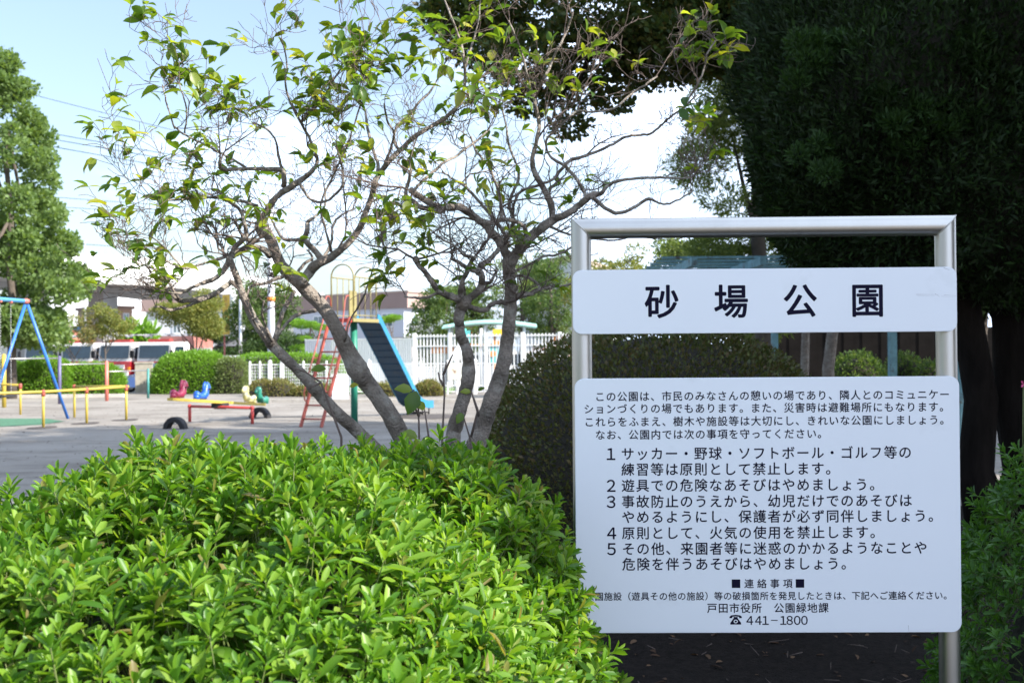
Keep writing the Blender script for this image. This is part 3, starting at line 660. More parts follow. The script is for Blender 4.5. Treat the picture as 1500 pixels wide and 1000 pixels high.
H = [  # px centre, depth, half width, half depth, height, label
    (6, 42, .95, .8, 1.2, 'hedge', 'clipped bright green hedge at the far left edge, behind the yellow corner post'),
    (66, 41.3, 1.08, .85, 1.32, 'hedge', 'clipped hedge mound directly behind the purple bar post and blue swing leg'),
    (134, 42, 1.20, .8, 1.10, 'hedge', 'long clipped hedge mound with a dark left flank, behind the red bar post'),
    (283, 41.6, 1.50, .95, 1.50, 'hedge', 'broad bright clipped hedge right of the stone gate post, behind the seesaw'),
    (338, 41.2, .60, .6, 1.30, 'hedge_dull', 'dull greyish loose shrub between the broad hedge and the mesh fence'),
]
for i, (px, d, a, b, h, lm, lab) in enumerate(H):
    shrub('clipped_hedge', lab, gbase(px, d), (a, b, h), 2.9, int(5200*a*(h+b)), .085, lm, 20+i, amp=.05, sc=3, group='clipped hedges round the playground', spread=.07)
shrub('clipped_hedge', 'long low bright clipped hedge running behind the white mesh fence', gbase(418, 44), (2.35, .8, 1.42), 4, 11000, .085, 'hedge', 31, amp=.05, sc=3, group='clipped hedges round the playground', spread=.07)
for i, (px, d, a, b, h, lab) in enumerate(((397, 38.2, .85, .45, .50, 'low brownish shrub strip in front of the left end of the mesh fence'), (462, 38, .85, .4, .32, 'low flat shrub strip behind the slide ladder'), (573, 37.6, .72, .4, .38, 'low brown green shrub strip behind the blue chute'), (628, 37.5, .42, .4, .42, 'small low mound of shrub right of the foot of the blue chute'))):
    shrub('low_shrub', lab, gbase(px, d), (a, b, h), 3, 2600, .08, 'strip', 50+i, amp=.05, sc=4, group='low shrubs along the kerb', spread=.06, cat='shrub')
# bright lawn strips beyond the mesh fence
for i, (x0, x1, d0, d1) in enumerate(((470, 660, 39.6, 43),)):
    n = 14000; a = plan(x0, d0).x; b_ = plan(x1, d0).x
    pos = np.c_[rg0.uniform(a, b_, n), rg0.uniform(d0, d1, n), np.zeros(n)]
    V, FA = place(pos, rdir(rg0, n)*.5+[0, 0, 1], rdir(rg0, n), rg0.uniform(.06, .16, n), .03)
    link('lawn', mesh_np('lawn', V, FA, [M['lawn']]), label='strip of bright grass just beyond the white mesh fence', cat='grass', kind='stuff')
# stone gate post
g = plan(211, 43.0); t = thing('gate_post', 'squat square tan stone gate post between the hedges in front of the fire engines', 'gate post', (g.x, g.y, 0), math.radians(14))
MB().box((0, 0, .56), (.62, .62, 1.12)).build('shaft', M['stone'], t, world=False); MB().box((0, 0, 1.15), (.68, .68, .07)).build('cap', M['stone'], t, world=False)

# ---------------------------------------------------------------- swing
ap = P(38.5, 441, 25); zt = ap.z; far = G(99.6, 613); nr_ = Vector((2*ap.x-far.x, 2*ap.y-far.y, 0)); nr_ = Vector((ap.x-(far.x-ap.x), ap.y-(far.y-ap.y)*.4, 0))
t = thing('swing_set', 'tall blue tubular swing frame with red corner joints at the left edge', 'swing', (ap.x, ap.y, 0))
bd = Vector((-.12, -1, 0)).normalized(); end = ap + bd*4.6
lv = far - Vector((ap.x, ap.y, 0)); lv2 = Vector((-lv.x*.95, -.9, 0))
MB().tube([ap, end], .045, 12).build('top_bar', M['light_blue'], t)
for k, q in enumerate((ap, end)):
    for s in (lv, lv2):
        f = Vector((q.x, q.y, 0)) + s; MB().tube([q + (f-q)*.03, f], .034, 10).build('leg', M['blue'], t)
    MB().ball(q, .062, 12, 8).tube([q + bd*(-.07 if k == 0 else .07), q - bd*(-.10 if k == 0 else .10)], .050, 12).build('corner_joint', M['coral'], t)
for s in (.62, 1.02, 2.6, 3.0):
    q = ap + bd*s; MB().box(q+Vector((0, 0, -.02)), (.07, .05, .09)).build('hanger_clamp', M['coral'], t)
    mb = MB(); L_ = 2.05; nl = 34
    for j in range(nl):
        z0 = q.z-.06-L_*j/nl; off = Vector((.008, 0, 0)) if j % 2 else Vector((0, .008, 0))
        mb.tube([q*1 + Vector((off.x, off.y, z0-q.z)), q + Vector((-off.x, -off.y, z0-q.z-L_/nl*1.1))], .006, 4)
    mb.build('chain', M['steel_bar'], t)
for s in (.62, 2.6):
    q = ap + bd*(s+.2); MB().box((q.x, q.y, q.z-2.12), (.22, .46, .035), math.atan2(bd.x, -bd.y)).build('seat', M['rubber'], t)

# ---------------------------------------------------------------- yellow safety rails round the swing
def rail(label, tops, feet, r=.028, skip=0):
    """tops/feet in pixels; depth from the feet"""
    fs = [G(*f) for f in feet]; ts = []
    for (x, y), f in zip(tops, fs): p = P(x, y, f.y); ts.append(Vector((f.x, f.y, p.z)))
    t = thing('safety_rail', label, 'railing', fs[0], 0, 'yellow safety rails round the swing')
    MB().tube(ts, r, 8).build('top_rail', M['yellow'], t)
    for a, f in list(zip(ts, fs))[skip:]:
        MB().tube([a, f], r*1.05, 8).build('post', M['yellow'], t); MB().ball(a, r*1.75, 8, 6).tube([a, a-Vector((0, 0, .09))], r*1.5, 8).build('elbow', M['brick_red'], t)
    return ts, fs
ts, fs = rail('front yellow rail nearest the camera, with three posts on dark worn patches', [(-90, 579), (63.6, 573.6), (127, 570), (185, 566.4)], [(-90, 635), (63.6, 626), (127, 620), (185, 615)])
for f in fs[1:]:
    ring = []; 
    for k in range(20): a = 2*math.pi*k/20; rr_ = 1+.12*math.sin(3*a+f.x); ring.append((f.x+.27*math.cos(a)*rr_, f.y+.42*math.sin(a)*rr_, .008))
    MB().add(ring, [tuple(range(20))]).build('worn_patch', M['dirt_pad'], label=None, kind='structure')
rail('side rail turning back from the right end of the front yellow rail', [(188, 565.8), (108, 565.8)], [(188, 614.2), (109, 611)], skip=1)
rail('short yellow rail at the far left edge behind the blue swing', [(-40, 561), (29.5, 564)], [(-40, 604), (30, 607)])

# ---------------------------------------------------------------- horizontal bars
t = thing('horizontal_bars', 'row of three stepped horizontal bars on yellow, purple, coral and teal posts', 'pull-up bars', G(87.5, 591.5))
bp = [((6, 596.5), 521, 'yellow', .06), ((87.5, 591.5), 523, 'purple', .05), ((156.5, 587), 531, 'coral', .055), ((217, 583), 541, 'teal', .04)]
tops = []
for (f, yt, m, r) in bp:
    q = G(*f); z = P(f[0], yt, q.y).z; MB().tube([q, (q.x, q.y, z)], r, 10).ball((q.x, q.y, z), r, 10, 6).build('post', M[m], t); tops.append((q, z))
for i in range(3):
    a, z0 = tops[i]; b, z1 = tops[i+1]; z = z1-.03 if i else z1+.0
    if i == 0: z = min(z0, z1)-.03
    MB().tube([(a.x, a.y, z), (b.x, b.y, z)], .02, 8).build('bar', M['steel_bar'], t)

# ---------------------------------------------------------------- seesaw with four animal seats
E0 = P(249, 584.5, 22.4); E1 = P(385.6, 592.5, 26.1); fl = G(278, 617.5); fr = G(369.6, 620.7)
ctr = (fl+fr)/2; t = thing('seesaw', 'red framed seesaw with a yellow beam carrying four painted animal seats', 'seesaw', (ctr.x, ctr.y, 0))
bdir = (E1-E0).normalized(); blen = (E1-E0).length; side = bdir.cross(Vector((0, 0, 1))).normalized(); upv = side.cross(bdir).normalized()
MB().beam(E0, E1, .13, .055).build('beam', M['yellow'], t)
zf = E0.lerp(E1, .5).z - .10
mb = MB(); mb.tube([(fl.x, fl.y, zf), (fr.x, fr.y, zf)], .032, 10); mb.build('frame_bar', M['red'], t)
for f in (fl, fr): MB().tube([(f.x, f.y, zf+.03), (f.x, f.y, 0)], .035, 10).ball((f.x, f.y, zf), .05, 10, 6).build('leg', M['red'], t)
cm = E0.lerp(E1, .5); piv = MB(); piv.box((cm.x, cm.y, zf+.03), (.26, .3, .1), math.atan2(side.y, side.x)); piv.tube([Vector((cm.x, cm.y, zf))-side*.14, Vector((cm.x, cm.y, zf))+side*.14], .055, 10); piv.build('pivot', M['rubber'], t)
def animal(k0, face, m, label, s=1.0):
    """animal torso seat along the beam; face = +1 looks to far end"""
    o = E0 + bdir*blen*k0 + upv*.03
    fx = bdir*face
    def W(a, b, c): return o + (fx*a + side*b + upv*c)*.76
    # body: rounded saddle trunk with rump, rising into the neck; one skinned sweep
    mb = MB()
    mb.tube([W(-.34, 0, .10), W(-.30, 0, .13), W(-.20, 0, .10), W(-.08, 0, .085), W(.04, 0, .10), W(.13, 0, .16), W(.17, 0, .26), W(.18, 0, .36), W(.20, 0, .43), W(.26, 0, .46)],
            [r*.78 for r in (.05, .105, .095, .082, .095, .115, .095, .080, .078, .05)], 12)
    mb.tube([W(.17, 0, .44), W(.26, 0, .41), W(.34, 0, .34), W(.37, 0, .30)], [.047, .053, .039, .03], 10)
    mb.tube([W(.06, 0, .03), W(.08, 0, .14), W(.12, 0, .22)], [.078, .078, .06], 10)
    mb.tube([W(-.28, 0, .0), W(-.28, 0, .12)], [.07, .07], 10)
    b = mb.build('animal_seat', M[m], t, label=label)
    for sg in (-1, 1):
        MB().tube([W(.17, sg*.04, .47), W(.15, sg*.05, .51)], [.02, .006], 6).build('ear', M[m], b)
        MB().tube([W(.14, sg*.05, .30), W(.13, sg*.19, .31)], .014, 6).build('handle', M['rubber'], b)
    MB().tube([W(.12, 0, .50), W(.08, 0, .42), W(.06, 0, .32), W(.04, 0, .22)], [.02, .035, .03, .012], 6).build('mane', M[m], b)
animal(.085, 1, 'horse_red', 'dark red animal seat on the raised near end'); animal(.31, 1, 'horse_blue', 'blue animal seat behind the red one')
animal(.82, -1, 'horse_yellow', 'weathered yellow animal seat facing the blue one'); animal(.975, -1, 'horse_green', 'green animal seat at the far end')
def half_tyre(px, py, w, label):
    g = G(px, py); R = w/2/1614*g.y; t = MB(); n = 26; ang = math.atan2(bdir.y, bdir.x) + math.radians(88)
    ax = Vector((math.cos(ang), math.sin(ang), 0)); side_ = Vector((-ax.y, ax.x, 0)); wd = .17
    prof = [(-wd/2, R*.60), (-wd/2, R*.93), (-wd*.38, R), (wd*.38, R), (wd/2, R*.93), (wd/2, R*.60), (wd*.4, R*.66), (-wd*.4, R*.66)]
    vs = []
    for i in range(n+1):
        a = math.pi*i/n
        for (o, r) in prof: q = g + ax*(r*math.cos(a)) + side_*o + Vector((0, 0, r*math.sin(a)-.01)); vs.append(q)
    k = len(prof); fs = [(i*k+j, i*k+(j+1) % k, (i+1)*k+(j+1) % k, (i+1)*k+j) for i in range(n) for j in range(k)] + [tuple(range(k)), tuple(n*k+j for j in range(k))]
    t.add(vs, fs); o = t.build('half_tyre', M['rubber']); setprops(o, label, 'tyre', 'half buried tyres under the seesaw')
half_tyre(257, 628, 37, 'half buried black tyre under the raised near end with the red seat')
half_tyre(381, 612, 33, 'half buried black tyre under the lowered far end with the green seat')

# ---------------------------------------------------------------- slide
dd = Vector((.386, .922, 0)).normalized(); cc = Vector((dd.y, -dd.x, 0))
N0 = P(482, 466, 23.6); zp = N0.z; N0.z = 0; wP = .55; dP = 1.12
t = thing('slide', 'blue playground slide with red ladder, yellow caged platform and green post', 'slide', (N0.x, N0.y, 0))
def S(a, b, z): return N0 + dd*a + cc*b + Vector((0, 0, z))
Rl = Matrix((cc, dd, Vector((0, 0, 1)))).transposed()
MB().box(S(dP/2, wP/2, zp-.035), (wP, dP, .05), ax=Rl).build('platform', M['guard'], t)
mb = MB(); mb.beam(S(0, 0, zp-.05), S(0, wP, zp-.05), .05, .09); mb.beam(S(0, -.02, zp-.05), S(dP*.3, -.02, zp-.05), .03, .07); mb.build('platform_edge', M['red'], t)
mb = MB(); mb.beam(S(.03, wP+.018, zp-.045), S(dP, wP+.018, zp-.045), .03, .075); mb.build('platform_edge', M['guard'], t)
gp = G(517.5, 619); pc = S(dP*.5, wP/2, 0); MB().tube([(pc.x, pc.y, 0), (pc.x, pc.y, zp-.06)], .075, 14).build('support_post', M['green'], t)
# cage
ht = .88
for (a0, a1, b) in ((.1, dP-.06, 0), (.1, dP-.06, wP)):
    cg = MB(); nb = 5
    for k in range(nb): a = a0+(a1-a0)*k/(nb-1); cg.tube([S(a, b, zp), S(a, b, zp+ht)], .011, 6)
    cg.tube([S(a0, b, zp+.06), S(a1, b, zp+.06)], .012, 6); cg.tube([S(a0, b, zp+ht), S(a1, b, zp+ht)], .016, 6)
    cg.build('guard_panel', M['guard'], t)
MB().box(S(.10+.0, wP-.02, zp+.30), (.02, .3, .55), ax=Rl).build('guard_plate', M['guard'], t)
cg = MB()
for a in (.1, dP-.06):
    arch = [S(a, 0, zp+ht*.3)] + [S(a, wP/2-wP/2*math.cos(math.pi*k/12), zp+ht+.27*math.sin(math.pi*k/12)) for k in range(13)] + [S(a, wP, zp+ht*.3)]
    cg.tube(arch, .017, 8)
cg.build('entry_arch', M['guard'], t)
# ladder
run = 1.15; lb = -run
def lad(b, k, off=0): return S(lb*(1-k)-off, b, (zp+.02)*k)
for b in (.03, wP-.03):
    MB().beam(lad(b, 0), lad(b, 1), .035, .075).build('ladder_rail', M['brick_red'], t)
    hp = [lad(b, .22), lad(b, .24, .12), lad(b, .30, .22)] + [lad(b, k, .24) for k in (.45, .7, .95)] + [S(-.20, b, zp+.36), S(-.14, b, zp+.46), S(-.05, b, zp+.47), S(.02, b, zp+.40), S(.02, b, zp)]
    MB().tube(hp, .015, 8).build('handrail', M['brick_red'], t)
    MB().tube([lad(b, .62), lad(b, .62, .24)], .012, 6).build('handrail_brace', M['brick_red'], t)
for k in range(8): z = (k+.6)/8.3; MB().tube([lad(.03, z), lad(wP-.03, z)], .017, 8).build('rung', M['brick_red'], t)
# chute: path along dd
foot = P(638, 603, 26.9); Lc = (Vector((foot.x, foot.y, 0)) - S(dP, wP, 0)).dot(dd)
prof = [(0, zp-.03), (.12, zp-.06), (Lc-.75, .34), (Lc-.55, .25), (Lc-.3, .20), (Lc, .19)]
wC = .52; b0 = (wP-wC)/2
def strip(name, fn, m):
    mb = MB(); vs = []
    for (a, z), nx in zip(prof, range(len(prof))):
        vs += fn(dP+a, z)
    k = len(vs)//len(prof); mb.add(vs, [(i*k+j, i*k+(j+1) % k, (i+1)*k+(j+1) % k, (i+1)*k+j) for i in range(len(prof)-1) for j in range(k)] + [tuple(range(k)), tuple((len(prof)-1)*k+j for j in range(k))]); return mb.build(name, M[m], t)
strip('chute_floor', lambda a, z: [S(a, b0, z), S(a, b0+wC, z), S(a, b0+wC, z-.025), S(a, b0, z-.025)], 'slide_shaded_blue')
for b in (b0-.02, b0+wC+.001): strip('chute_side', lambda a, z, b=b: [S(a, b, z+.14), S(a, b+.02, z+.14), S(a, b+.02, z-.04), S(a, b, z-.04)], 'slide_side')
for k in range(1, 12):
    f = k/12; a = .12+(Lc-.87)*f; z = zp-.06+(.34-zp+.06)*f; MB().beam(S(dP+a, b0+.0, z-.032), S(dP+a, b0+wC, z-.032), .02, .012).build('cross_brace', M['slide_shaded_blue'], t)
for a in (Lc-.45, Lc-.12):
    mb = MB(); 
    for b in (b0+.05, b0+wC-.05): mb.tube([S(dP+a, b, .18), S(dP+a, b, 0)], .02, 6)
    mb.tube([S(dP+a, b0+.05, .04), S(dP+a, b0+wC-.05, .04)], .018, 6); mb.build('foot_support', M['rubber'], t)
g = G(628, 610); ring = [(g.x+.75*math.cos(2*math.pi*k/20)*(1+.1*math.sin(k)), g.y+.9*math.sin(2*math.pi*k/20), .008) for k in range(20)]
MB().add(ring, [tuple(range(20))]).build('worn_patch', M['dirt_pad'], kind='structure')

# ---------------------------------------------------------------- white fences
def mesh_fence(label, px0, px1, d0, d1, hgt, posts, gates=()):
    a = plan(px0, d0); b = plan(px1, d1); u = (b-a).normalized(); L_ = (b-a).length
    t = thing('mesh_fence', label, 'fence', (a.x, a.y, 0))
    pos = []
    for px in posts:
        k = (px-px0)/(px1-px0); q = a.lerp(b, k); pos.append(q); thick = px in gates
        r = .055 if thick else .03
        MB().box((q.x, q.y, hgt/2), (r*2, r*2, hgt+.06), math.atan2(u.y, u.x)).ball((q.x, q.y, hgt+.04), r*1.3, 8, 5).build('post', M['white'], t)
    for i in range(len(pos)-1):
        p, q = pos[i], pos[i+1]; l = (q-p).length; mb = MB()
        for z in (.10, hgt-.05): MB().beam((p.x, p.y, z), (q.x, q.y, z), .03, .035).build('rail', M['white'], t)
        nv = max(2, int(l/.075))
        for k in range(1, nv): s = p.lerp(q, k/nv); mb.box((s.x, s.y, hgt/2), (.012, .012, hgt-.12))
        nh = 9
        for k in range(1, nh): z = .1+(hgt-.15)*k/nh; mb.beam((p.x, p.y, z), (q.x, q.y, z), .012)
        mb.build('wire_grid', M['white'], t, kind='stuff')
    return t, a, b
mt, ma, mbb = mesh_fence('low white grid fence running behind the seesaw and the slide', 366, 735, 39.6, 38.6, 1.13, [366, 381, 396, 414, 446, 480, 516, 543, 580, 618, 657, 671, 697, 735], (396, 414, 543, 697))
q = ma.lerp(mbb, (667-366)/369); nb = thing('fence_notice', 'cream notice plate with a dark smudged mark fixed to the low grid fence', 'notice', (q.x, q.y-.06, 0))
MB().box((q.x, q.y-.05, .80), (.46, .012, .56)).build('plate', M['cream'], nb)
mk = MB(); mk.add([(q.x+dx, q.y-.0585, .80+dz) for dx, dz in ((-.10, .09), (-.04, .07), (.0, .03), (.07, .05), (.05, 0), (.08, -.05), (.02, -.03), (.03, -.10), (-.02, -.04), (-.05, .02))], [tuple(range(10))]).build('printed_mark', M['tan_dark'], nb)
bx = plan(497, 35.6); t = thing('white_box', 'plain pale box standing behind the slide ladder in front of the mesh fence', 'box', (bx.x, bx.y, 0))
MB().box((bx.x+.02, bx.y, .37), (.52, .4, .74), .2).build('casing', M['lilac_wall'], t); MB().box((bx.x+.02, bx.y, .765), (.57, .45, .05), .2).build('lid', M['white'], t)
# tall picket fence
a = plan(606, 45.5); b = plan(905, 44); t = thing('picket_fence', 'tall white metal picket fence beyond the grid fence, with nursery play equipment behind', 'fence', (a.x, a.y, 0)); Hh = 2.2; base = -.3
L_ = (b-a).length; nn_ = int(L_/.145); u = (b-a).normalized(); pk = None; an = math.atan2(u.y, u.x)
for z in (1.72, 2.12, .1): MB().beam((a.x, a.y-.03, z), (b.x, b.y-.03, z), .04, .05).build('rail', M['white'], t)
for k in range(nn_+1):
    q = a.lerp(b, k/nn_)
    if pk is None:
        pk = MB().box((0, 0, (Hh+base)/2), (.055, .03, Hh-base), an).build('picket', M['white'], t, world=False); pk.location = (q-a)
    else:
        c = pk.copy(); COL.objects.link(c); c.parent = t; c.location = q-a
for px in (607, 661, 714, 768, 822, 876):
    q = a.lerp(b, (px-606)/299); MB().box((q.x, q.y, (Hh+base)/2+.03), (.13, .13, Hh-base+.06), an).build('post', M['white'], t)
# ribbed white panel fence left of it
a = plan(447, 47); b = plan(604, 45.5); t = thing('panel_fence', 'tall white ribbed panel fence behind the blue chute', 'fence', (a.x, a.y, 0)); u = (b-a).normalized(); an = math.atan2(u.y, u.x)
npan = 8
for k in range(npan):
    p, q = a.lerp(b, k/npan), a.lerp(b, (k+.97)/npan); mb = MB(); mb.beam((p.x, p.y, .85), (q.x, q.y, .85), .02, 2.3)
    for j in range(6): s = p.lerp(q, (j+.5)/6); mb.box((s.x, s.y-.03, .85), (.05, .05, 2.3), an)
    mb.build('ribbed_panel', M['lilac_wall' if k < 2 else 'barrier'], t)
MB().beam((a.x, a.y-.02, 2.03), (b.x, b.y-.02, 2.03), .07, .06).build('top_rail', M['white'], t)

# ---------------------------------------------------------------- nursery play equipment beyond the fence
c0, c1 = plan(650, 51), plan(786, 50); t = thing('play_shelter', 'long low arched pale green canopy on white posts above the nursery playground', 'canopy', (c0.x, c0.y, GZ))
mb = MB(); vs = []; ns = 16; zc = P(700, 480, 50).z
for i in range(ns+1):
    k = i/ns; q = c0.lerp(c1, k); z = zc + .22*math.sin(math.pi*k)
    for (oy, oz) in ((-1.4, 0), (0, .16), (1.4, 0)): vs.append((q.x, q.y+oy, z+oz))
    for (oy, oz) in ((1.4, -.05), (0, .11), (-1.4, -.05)): vs.append((q.x, q.y+oy, z+oz))
mb.add(vs, [(i*6+j, i*6+(j+1) % 6, (i+1)*6+(j+1) % 6, (i+1)*6+j) for i in range(ns) for j in range(6)] + [tuple(range(6)), tuple(ns*6+j for j in range(6))]); mb.build('roof', M['canopy'], t)
for k in (.08, .46, .87):
    for oy in (-1.2, 1.2): q = c0.lerp(c1, k); MB().tube([(q.x, q.y+oy, GZ), (q.x, q.y+oy, zc+.1)], .06, 8).build('post', M['white'], t)
def panel_px(par, name, x0, x1, y0, y1, d, m, th=.06):
    a = P(x0, y1, d); b = P(x1, y0, d); return MB().box(((a.x+b.x)/2, d, (a.z+b.z)/2), (b.x-a.x, th, b.z-a.z)).build(name, M[m], par)
q = plan(705, 49); t = thing('play_tower', 'nursery climbing frame with orange beams and turquoise panels behind the picket fence', 'climbing frame', (q.x, q.y, GZ))
for x in (681, 705, 736): a = plan(x, 49); MB().tube([(a.x, 49, GZ), (a.x, 49, 2.5)], .07, 8).build('post', M['turquoise' if x == 681 else 'white'], t)
for x in (690, 724): a = plan(x, 50.5); MB().tube([(a.x, 50.5, GZ), (a.x, 50.5, 2.4)], .07, 8).build('post', M['orange'], t)
panel_px(t, 'turquoise_panel', 679, 689, 484, 502, 48.9, 'turquoise'); panel_px(t, 'turquoise_panel', 717, 730, 503, 532, 48.9, 'turquoise')
panel_px(t, 'orange_panel', 722, 736, 499, 505, 48.8, 'orange'); panel_px(t, 'yellow_panel', 722, 736, 482, 492, 48.9, 'sign_yellow')
panel_px(t, 'deck', 681, 736, 504, 507, 49.6, 'orange', 1.6)
e = P(722, 518, 48.84); MB().tube([(e.x, e.y, e.z), (e.x, e.y-.04, e.z)], .14, 16).build('orange_disc', M['orange'], t)
sl = MB(); s0 = P(679, 506, 48.7); s1 = P(663, 528, 47.5); sl.beam(s0, s1, .5, .06); sl.build('small_slide', M['white'], t)
q = plan(651, 52); t = thing('play_hut', 'small cream play hut with an orange roof behind the fence left of the crooked trunk', 'play house', (q.x, q.y, GZ))
MB().box((q.x+.1, 52, .45), (1.2, 1.2, 1.9)).build('wall', M['cream'], t); MB().box((q.x+.1, 52, 1.55), (1.4, 1.4, .3)).build('roof', M['orange'], t); MB().box((q.x+.1, 51.38, .4), (.5, .06, 1.2)).build('doorway', M['dark'], t)
q = plan(828, 55); t = thing('orange_hut', 'orange roofed hut beyond the fence right beside the notice board', 'hut', (q.x, q.y, GZ))
MB().box((q.x, 55, .5), (1.9, 1.8, 2.0)).build('wall', M['fascia_light'], t); MB().prism([(-1.2, 0), (1.2, 0), (.5, .75), (-.5, .75)], (1,0,0), (0,0,1), (q.x, 54, 1.5), (0, 2, 0)).build('roof', M['orange'], t)
# ---------------------------------------------------------------- notice board
PXM = 500.0; D0 = 3.228; CX = (852.7+1384)/2
sc0 = P(CX, 512-.0075*(CX-750), D0); SR = math.radians(-1.1)
hz = 512 - .0075*(CX-750)
sx = lambda x: (x-CX)/PXM
szz = lambda y: CAMH + (hz-y)/PXM
sign = thing('notice_board', 'white two panel park notice board with Japanese lettering on a steel tube frame', 'notice board', (sc0.x, sc0.y, 0), SR)
r = .0295; xl, xr = sx(852.7), sx(1384.2); zc = szz(332.5); n = 40
def ringset(name, rings):
    vs = [v for r_ in rings for v in r_]; k = len(rings[0])
    mb = MB(); mb.add(vs, [(i*k+j, i*k+(j+1) % k, (i+1)*k+(j+1) % k, (i+1)*k+j) for i in range(len(rings)-1) for j in range(k)], True); return mb.build(name, M['steel'], sign, world=False)
AN = [2*math.pi*k/n for k in range(n)]
ringset('post', [[(xl+r*math.cos(a), r*math.sin(a), -.05) for a in AN], [(xl+r*math.cos(a), r*math.sin(a), zc-r*math.cos(a)) for a in AN]])
ringset('post', [[(xr+r*math.cos(a), r*math.sin(a), -.05) for a in AN], [(xr+r*math.cos(a), r*math.sin(a), zc+r*math.cos(a)) for a in AN]])
ringset('top_bar', [[(xl-r*math.sin(a), r*math.cos(a), zc+r*math.sin(a)) for a in AN], [(xr+r*math.sin(a), r*math.cos(a), zc+r*math.sin(a)) for a in AN]])
for (x0, sg) in ((xl, -1), (xr, 1)):
    mb = MB(); mb.tube([(x0+sg*(r+.0005)*math.sin(a), (r+.0008)*math.cos(a), zc+(r+.0005)*math.sin(a)) for a in AN+[0]], .0016, 6, cap=False); mb.build('weld_seam', M['steel'], sign, world=False)
# the panels stand 4 cm nearer than the posts, and the board is turned a little: correct the pixel mapping for that depth
KD = .0435/D0
sx = lambda x: ((x-750)*(1-KD-.0059*(x-CX)/500)-(CX-750))/PXM
szz = lambda y: CAMH + (hz-y)*(1-KD)/PXM
def rrect(x0, x1, z0, z1, R, k=8):
    o = []
    for cx, cz, a0 in ((x1-R, z1-R, 0), (x0+R, z1-R, 90), (x0+R, z0+R, 180), (x1-R, z0+R, 270)):
        for i in range(k+1): a = math.radians(a0+90*i/k); o.append((cx+R*math.cos(a), cz+R*math.sin(a)))
    return o
def board(name, x0, x1, yt, yb, R):
    X0, X1, Z0, Z1 = sx(x0), sx(x1), szz(yb), szz(yt); b = .0012; mb = MB()
    p0 = rrect(X0, X1, Z0, Z1, R); p1 = rrect(X0+b, X1-b, Z0+b, Z1-b, R-b); yf = -r-.014; k = len(p0)
    vs = [(x, yf, z) for x, z in p1] + [(x, yf+b, z) for x, z in p0] + [(x, -r-.001, z) for x, z in p0]
    mb.add(vs, [tuple(range(k))] + [(i*k+j, i*k+(j+1) % k, (i+1)*k+(j+1) % k, (i+1)*k+j) for i in range(2) for j in range(k)] + [tuple(2*k+j for j in range(k-1, -1, -1))])
    return mb.build(name, M['panel'], sign, world=False), yf
tp, YF = board('title_panel', 839.8, 1403.2, 393.2, 487.4, .026)
bp_, YF = board('rules_panel', 841.5, 1405.2, 552.6, 925.4, .028)
# lettering
GL = {}
def glyph(ch, off=0.0):
    if (ch, off) in GL: return GL[(ch, off)]
    c = bpy.data.curves.new('lettering', 'FONT'); c.body = ch; c.size = 1; c.offset = off; c.resolution_u = 4
    o = bpy.data.objects.new('lettering', c); COL.objects.link(o)
    m = bpy.data.meshes.new_from_object(o.evaluated_get(bpy.context.evaluated_depsgraph_get()))
    v = [tuple(x.co) for x in m.vertices]; f = [tuple(p.vertices) for p in m.polygons]
    bpy.data.objects.remove(o); bpy.data.curves.remove(c); bpy.data.meshes.remove(m); GL[(ch, off)] = (v, f); return v, f
def text(name, par, s, x0, pitch, yc, em, off=0.0, slope=0, wx=1.0, y=None):
    """characters on a fixed pitch (photo pixels) starting at cell edge x0"""
    mb = MB(); yy = (YF-.0004) if y is None else y
    for i, ch in enumerate(s):
        if ch in '　 ': continue
        v, f = glyph(ch, off); cx = x0+pitch*(i+.5)
        for q, (ox, oz) in enumerate(BW if v else ()): mb.add([(sx(cx + (a[0]-.5+ox)*em*wx), yy-.00003*q, szz(yc - (a[1]-.38+oz)*em)) for a in v], f)
    return mb.build(name, M['ink'], par, world=False)
BW = [(0, 0), (.013, 0), (-.013, 0), (0, .013), (0, -.013)]
for i, (ch, cx) in enumerate((('砂', 970.5), ('場', 1072), ('公', 1173), ('園', 1272))):
    v, f = glyph(ch); mb = MB()
    for q in range(9):
        ox, oz = (0, 0) if q == 8 else (.019*math.cos(q*math.pi/4), .019*math.sin(q*math.pi/4))
        mb.add([(sx(cx + (a[0]-.5+ox)*51.5), YF-.0003-.00003*q, szz(440.5 - (a[1]-.38+oz)*51.5)) for a in v], f)
    mb.build('title_character', M['ink'], tp, world=False)
TO = 0
for s, x0, yc in (('この公園は、市民のみなさんの憩いの場であり、隣人とのコミュニケー', 870.5, 579.0), ('ションづくりの場でもあります。また、災害時は避難場所にもなります。', 854, 597.0),
                  ('これらをふまえ、樹木や施設等は大切にし、きれいな公園にしましょう。', 854.5, 616.0), ('なお、公園内では次の事項を守ってください。', 870.5, 635.0)):
    text('text_line', bp_, s, x0, 16.28, yc, 15.2, TO)
IT = [('1', 'サッカー・野球・ソフトボール・ゴルフ等の', 663), (None, '練習等は原則として禁止します。', 686), ('2', '遊具での危険なあそびはやめましょう。', 709.5), ('3', '事故防止のうえから、幼児だけでのあそびは', 733),
      (None, 'やめるようにし、保護者が必ず同伴しましょう。', 755.5), ('4', '原則として、火気の使用を禁止します。', 779), ('5', 'その他、来園者等に迷惑のかかるようなことや', 802), (None, '危険を伴うあそびはやめましょう。', 824.5)]
for nu, s, yc in IT:
    if nu: text('item_number', bp_, chr(ord(nu)+0xFEE0), 882.5, 23, yc, 23, 0)
    text('text_line', bp_, s, 908, 21.37, yc, 19.8, 0)
for x in (1075.5, 1169):
    q = 6.2; MB().add([(sx(x+a*q), YF-.0004, szz(853.5+b*q)) for a, b in ((-1, 1), (1, 1), (1, -1), (-1, -1))], [(0,1,2,3)]).build('square_mark', M['ink'], bp_, world=False)
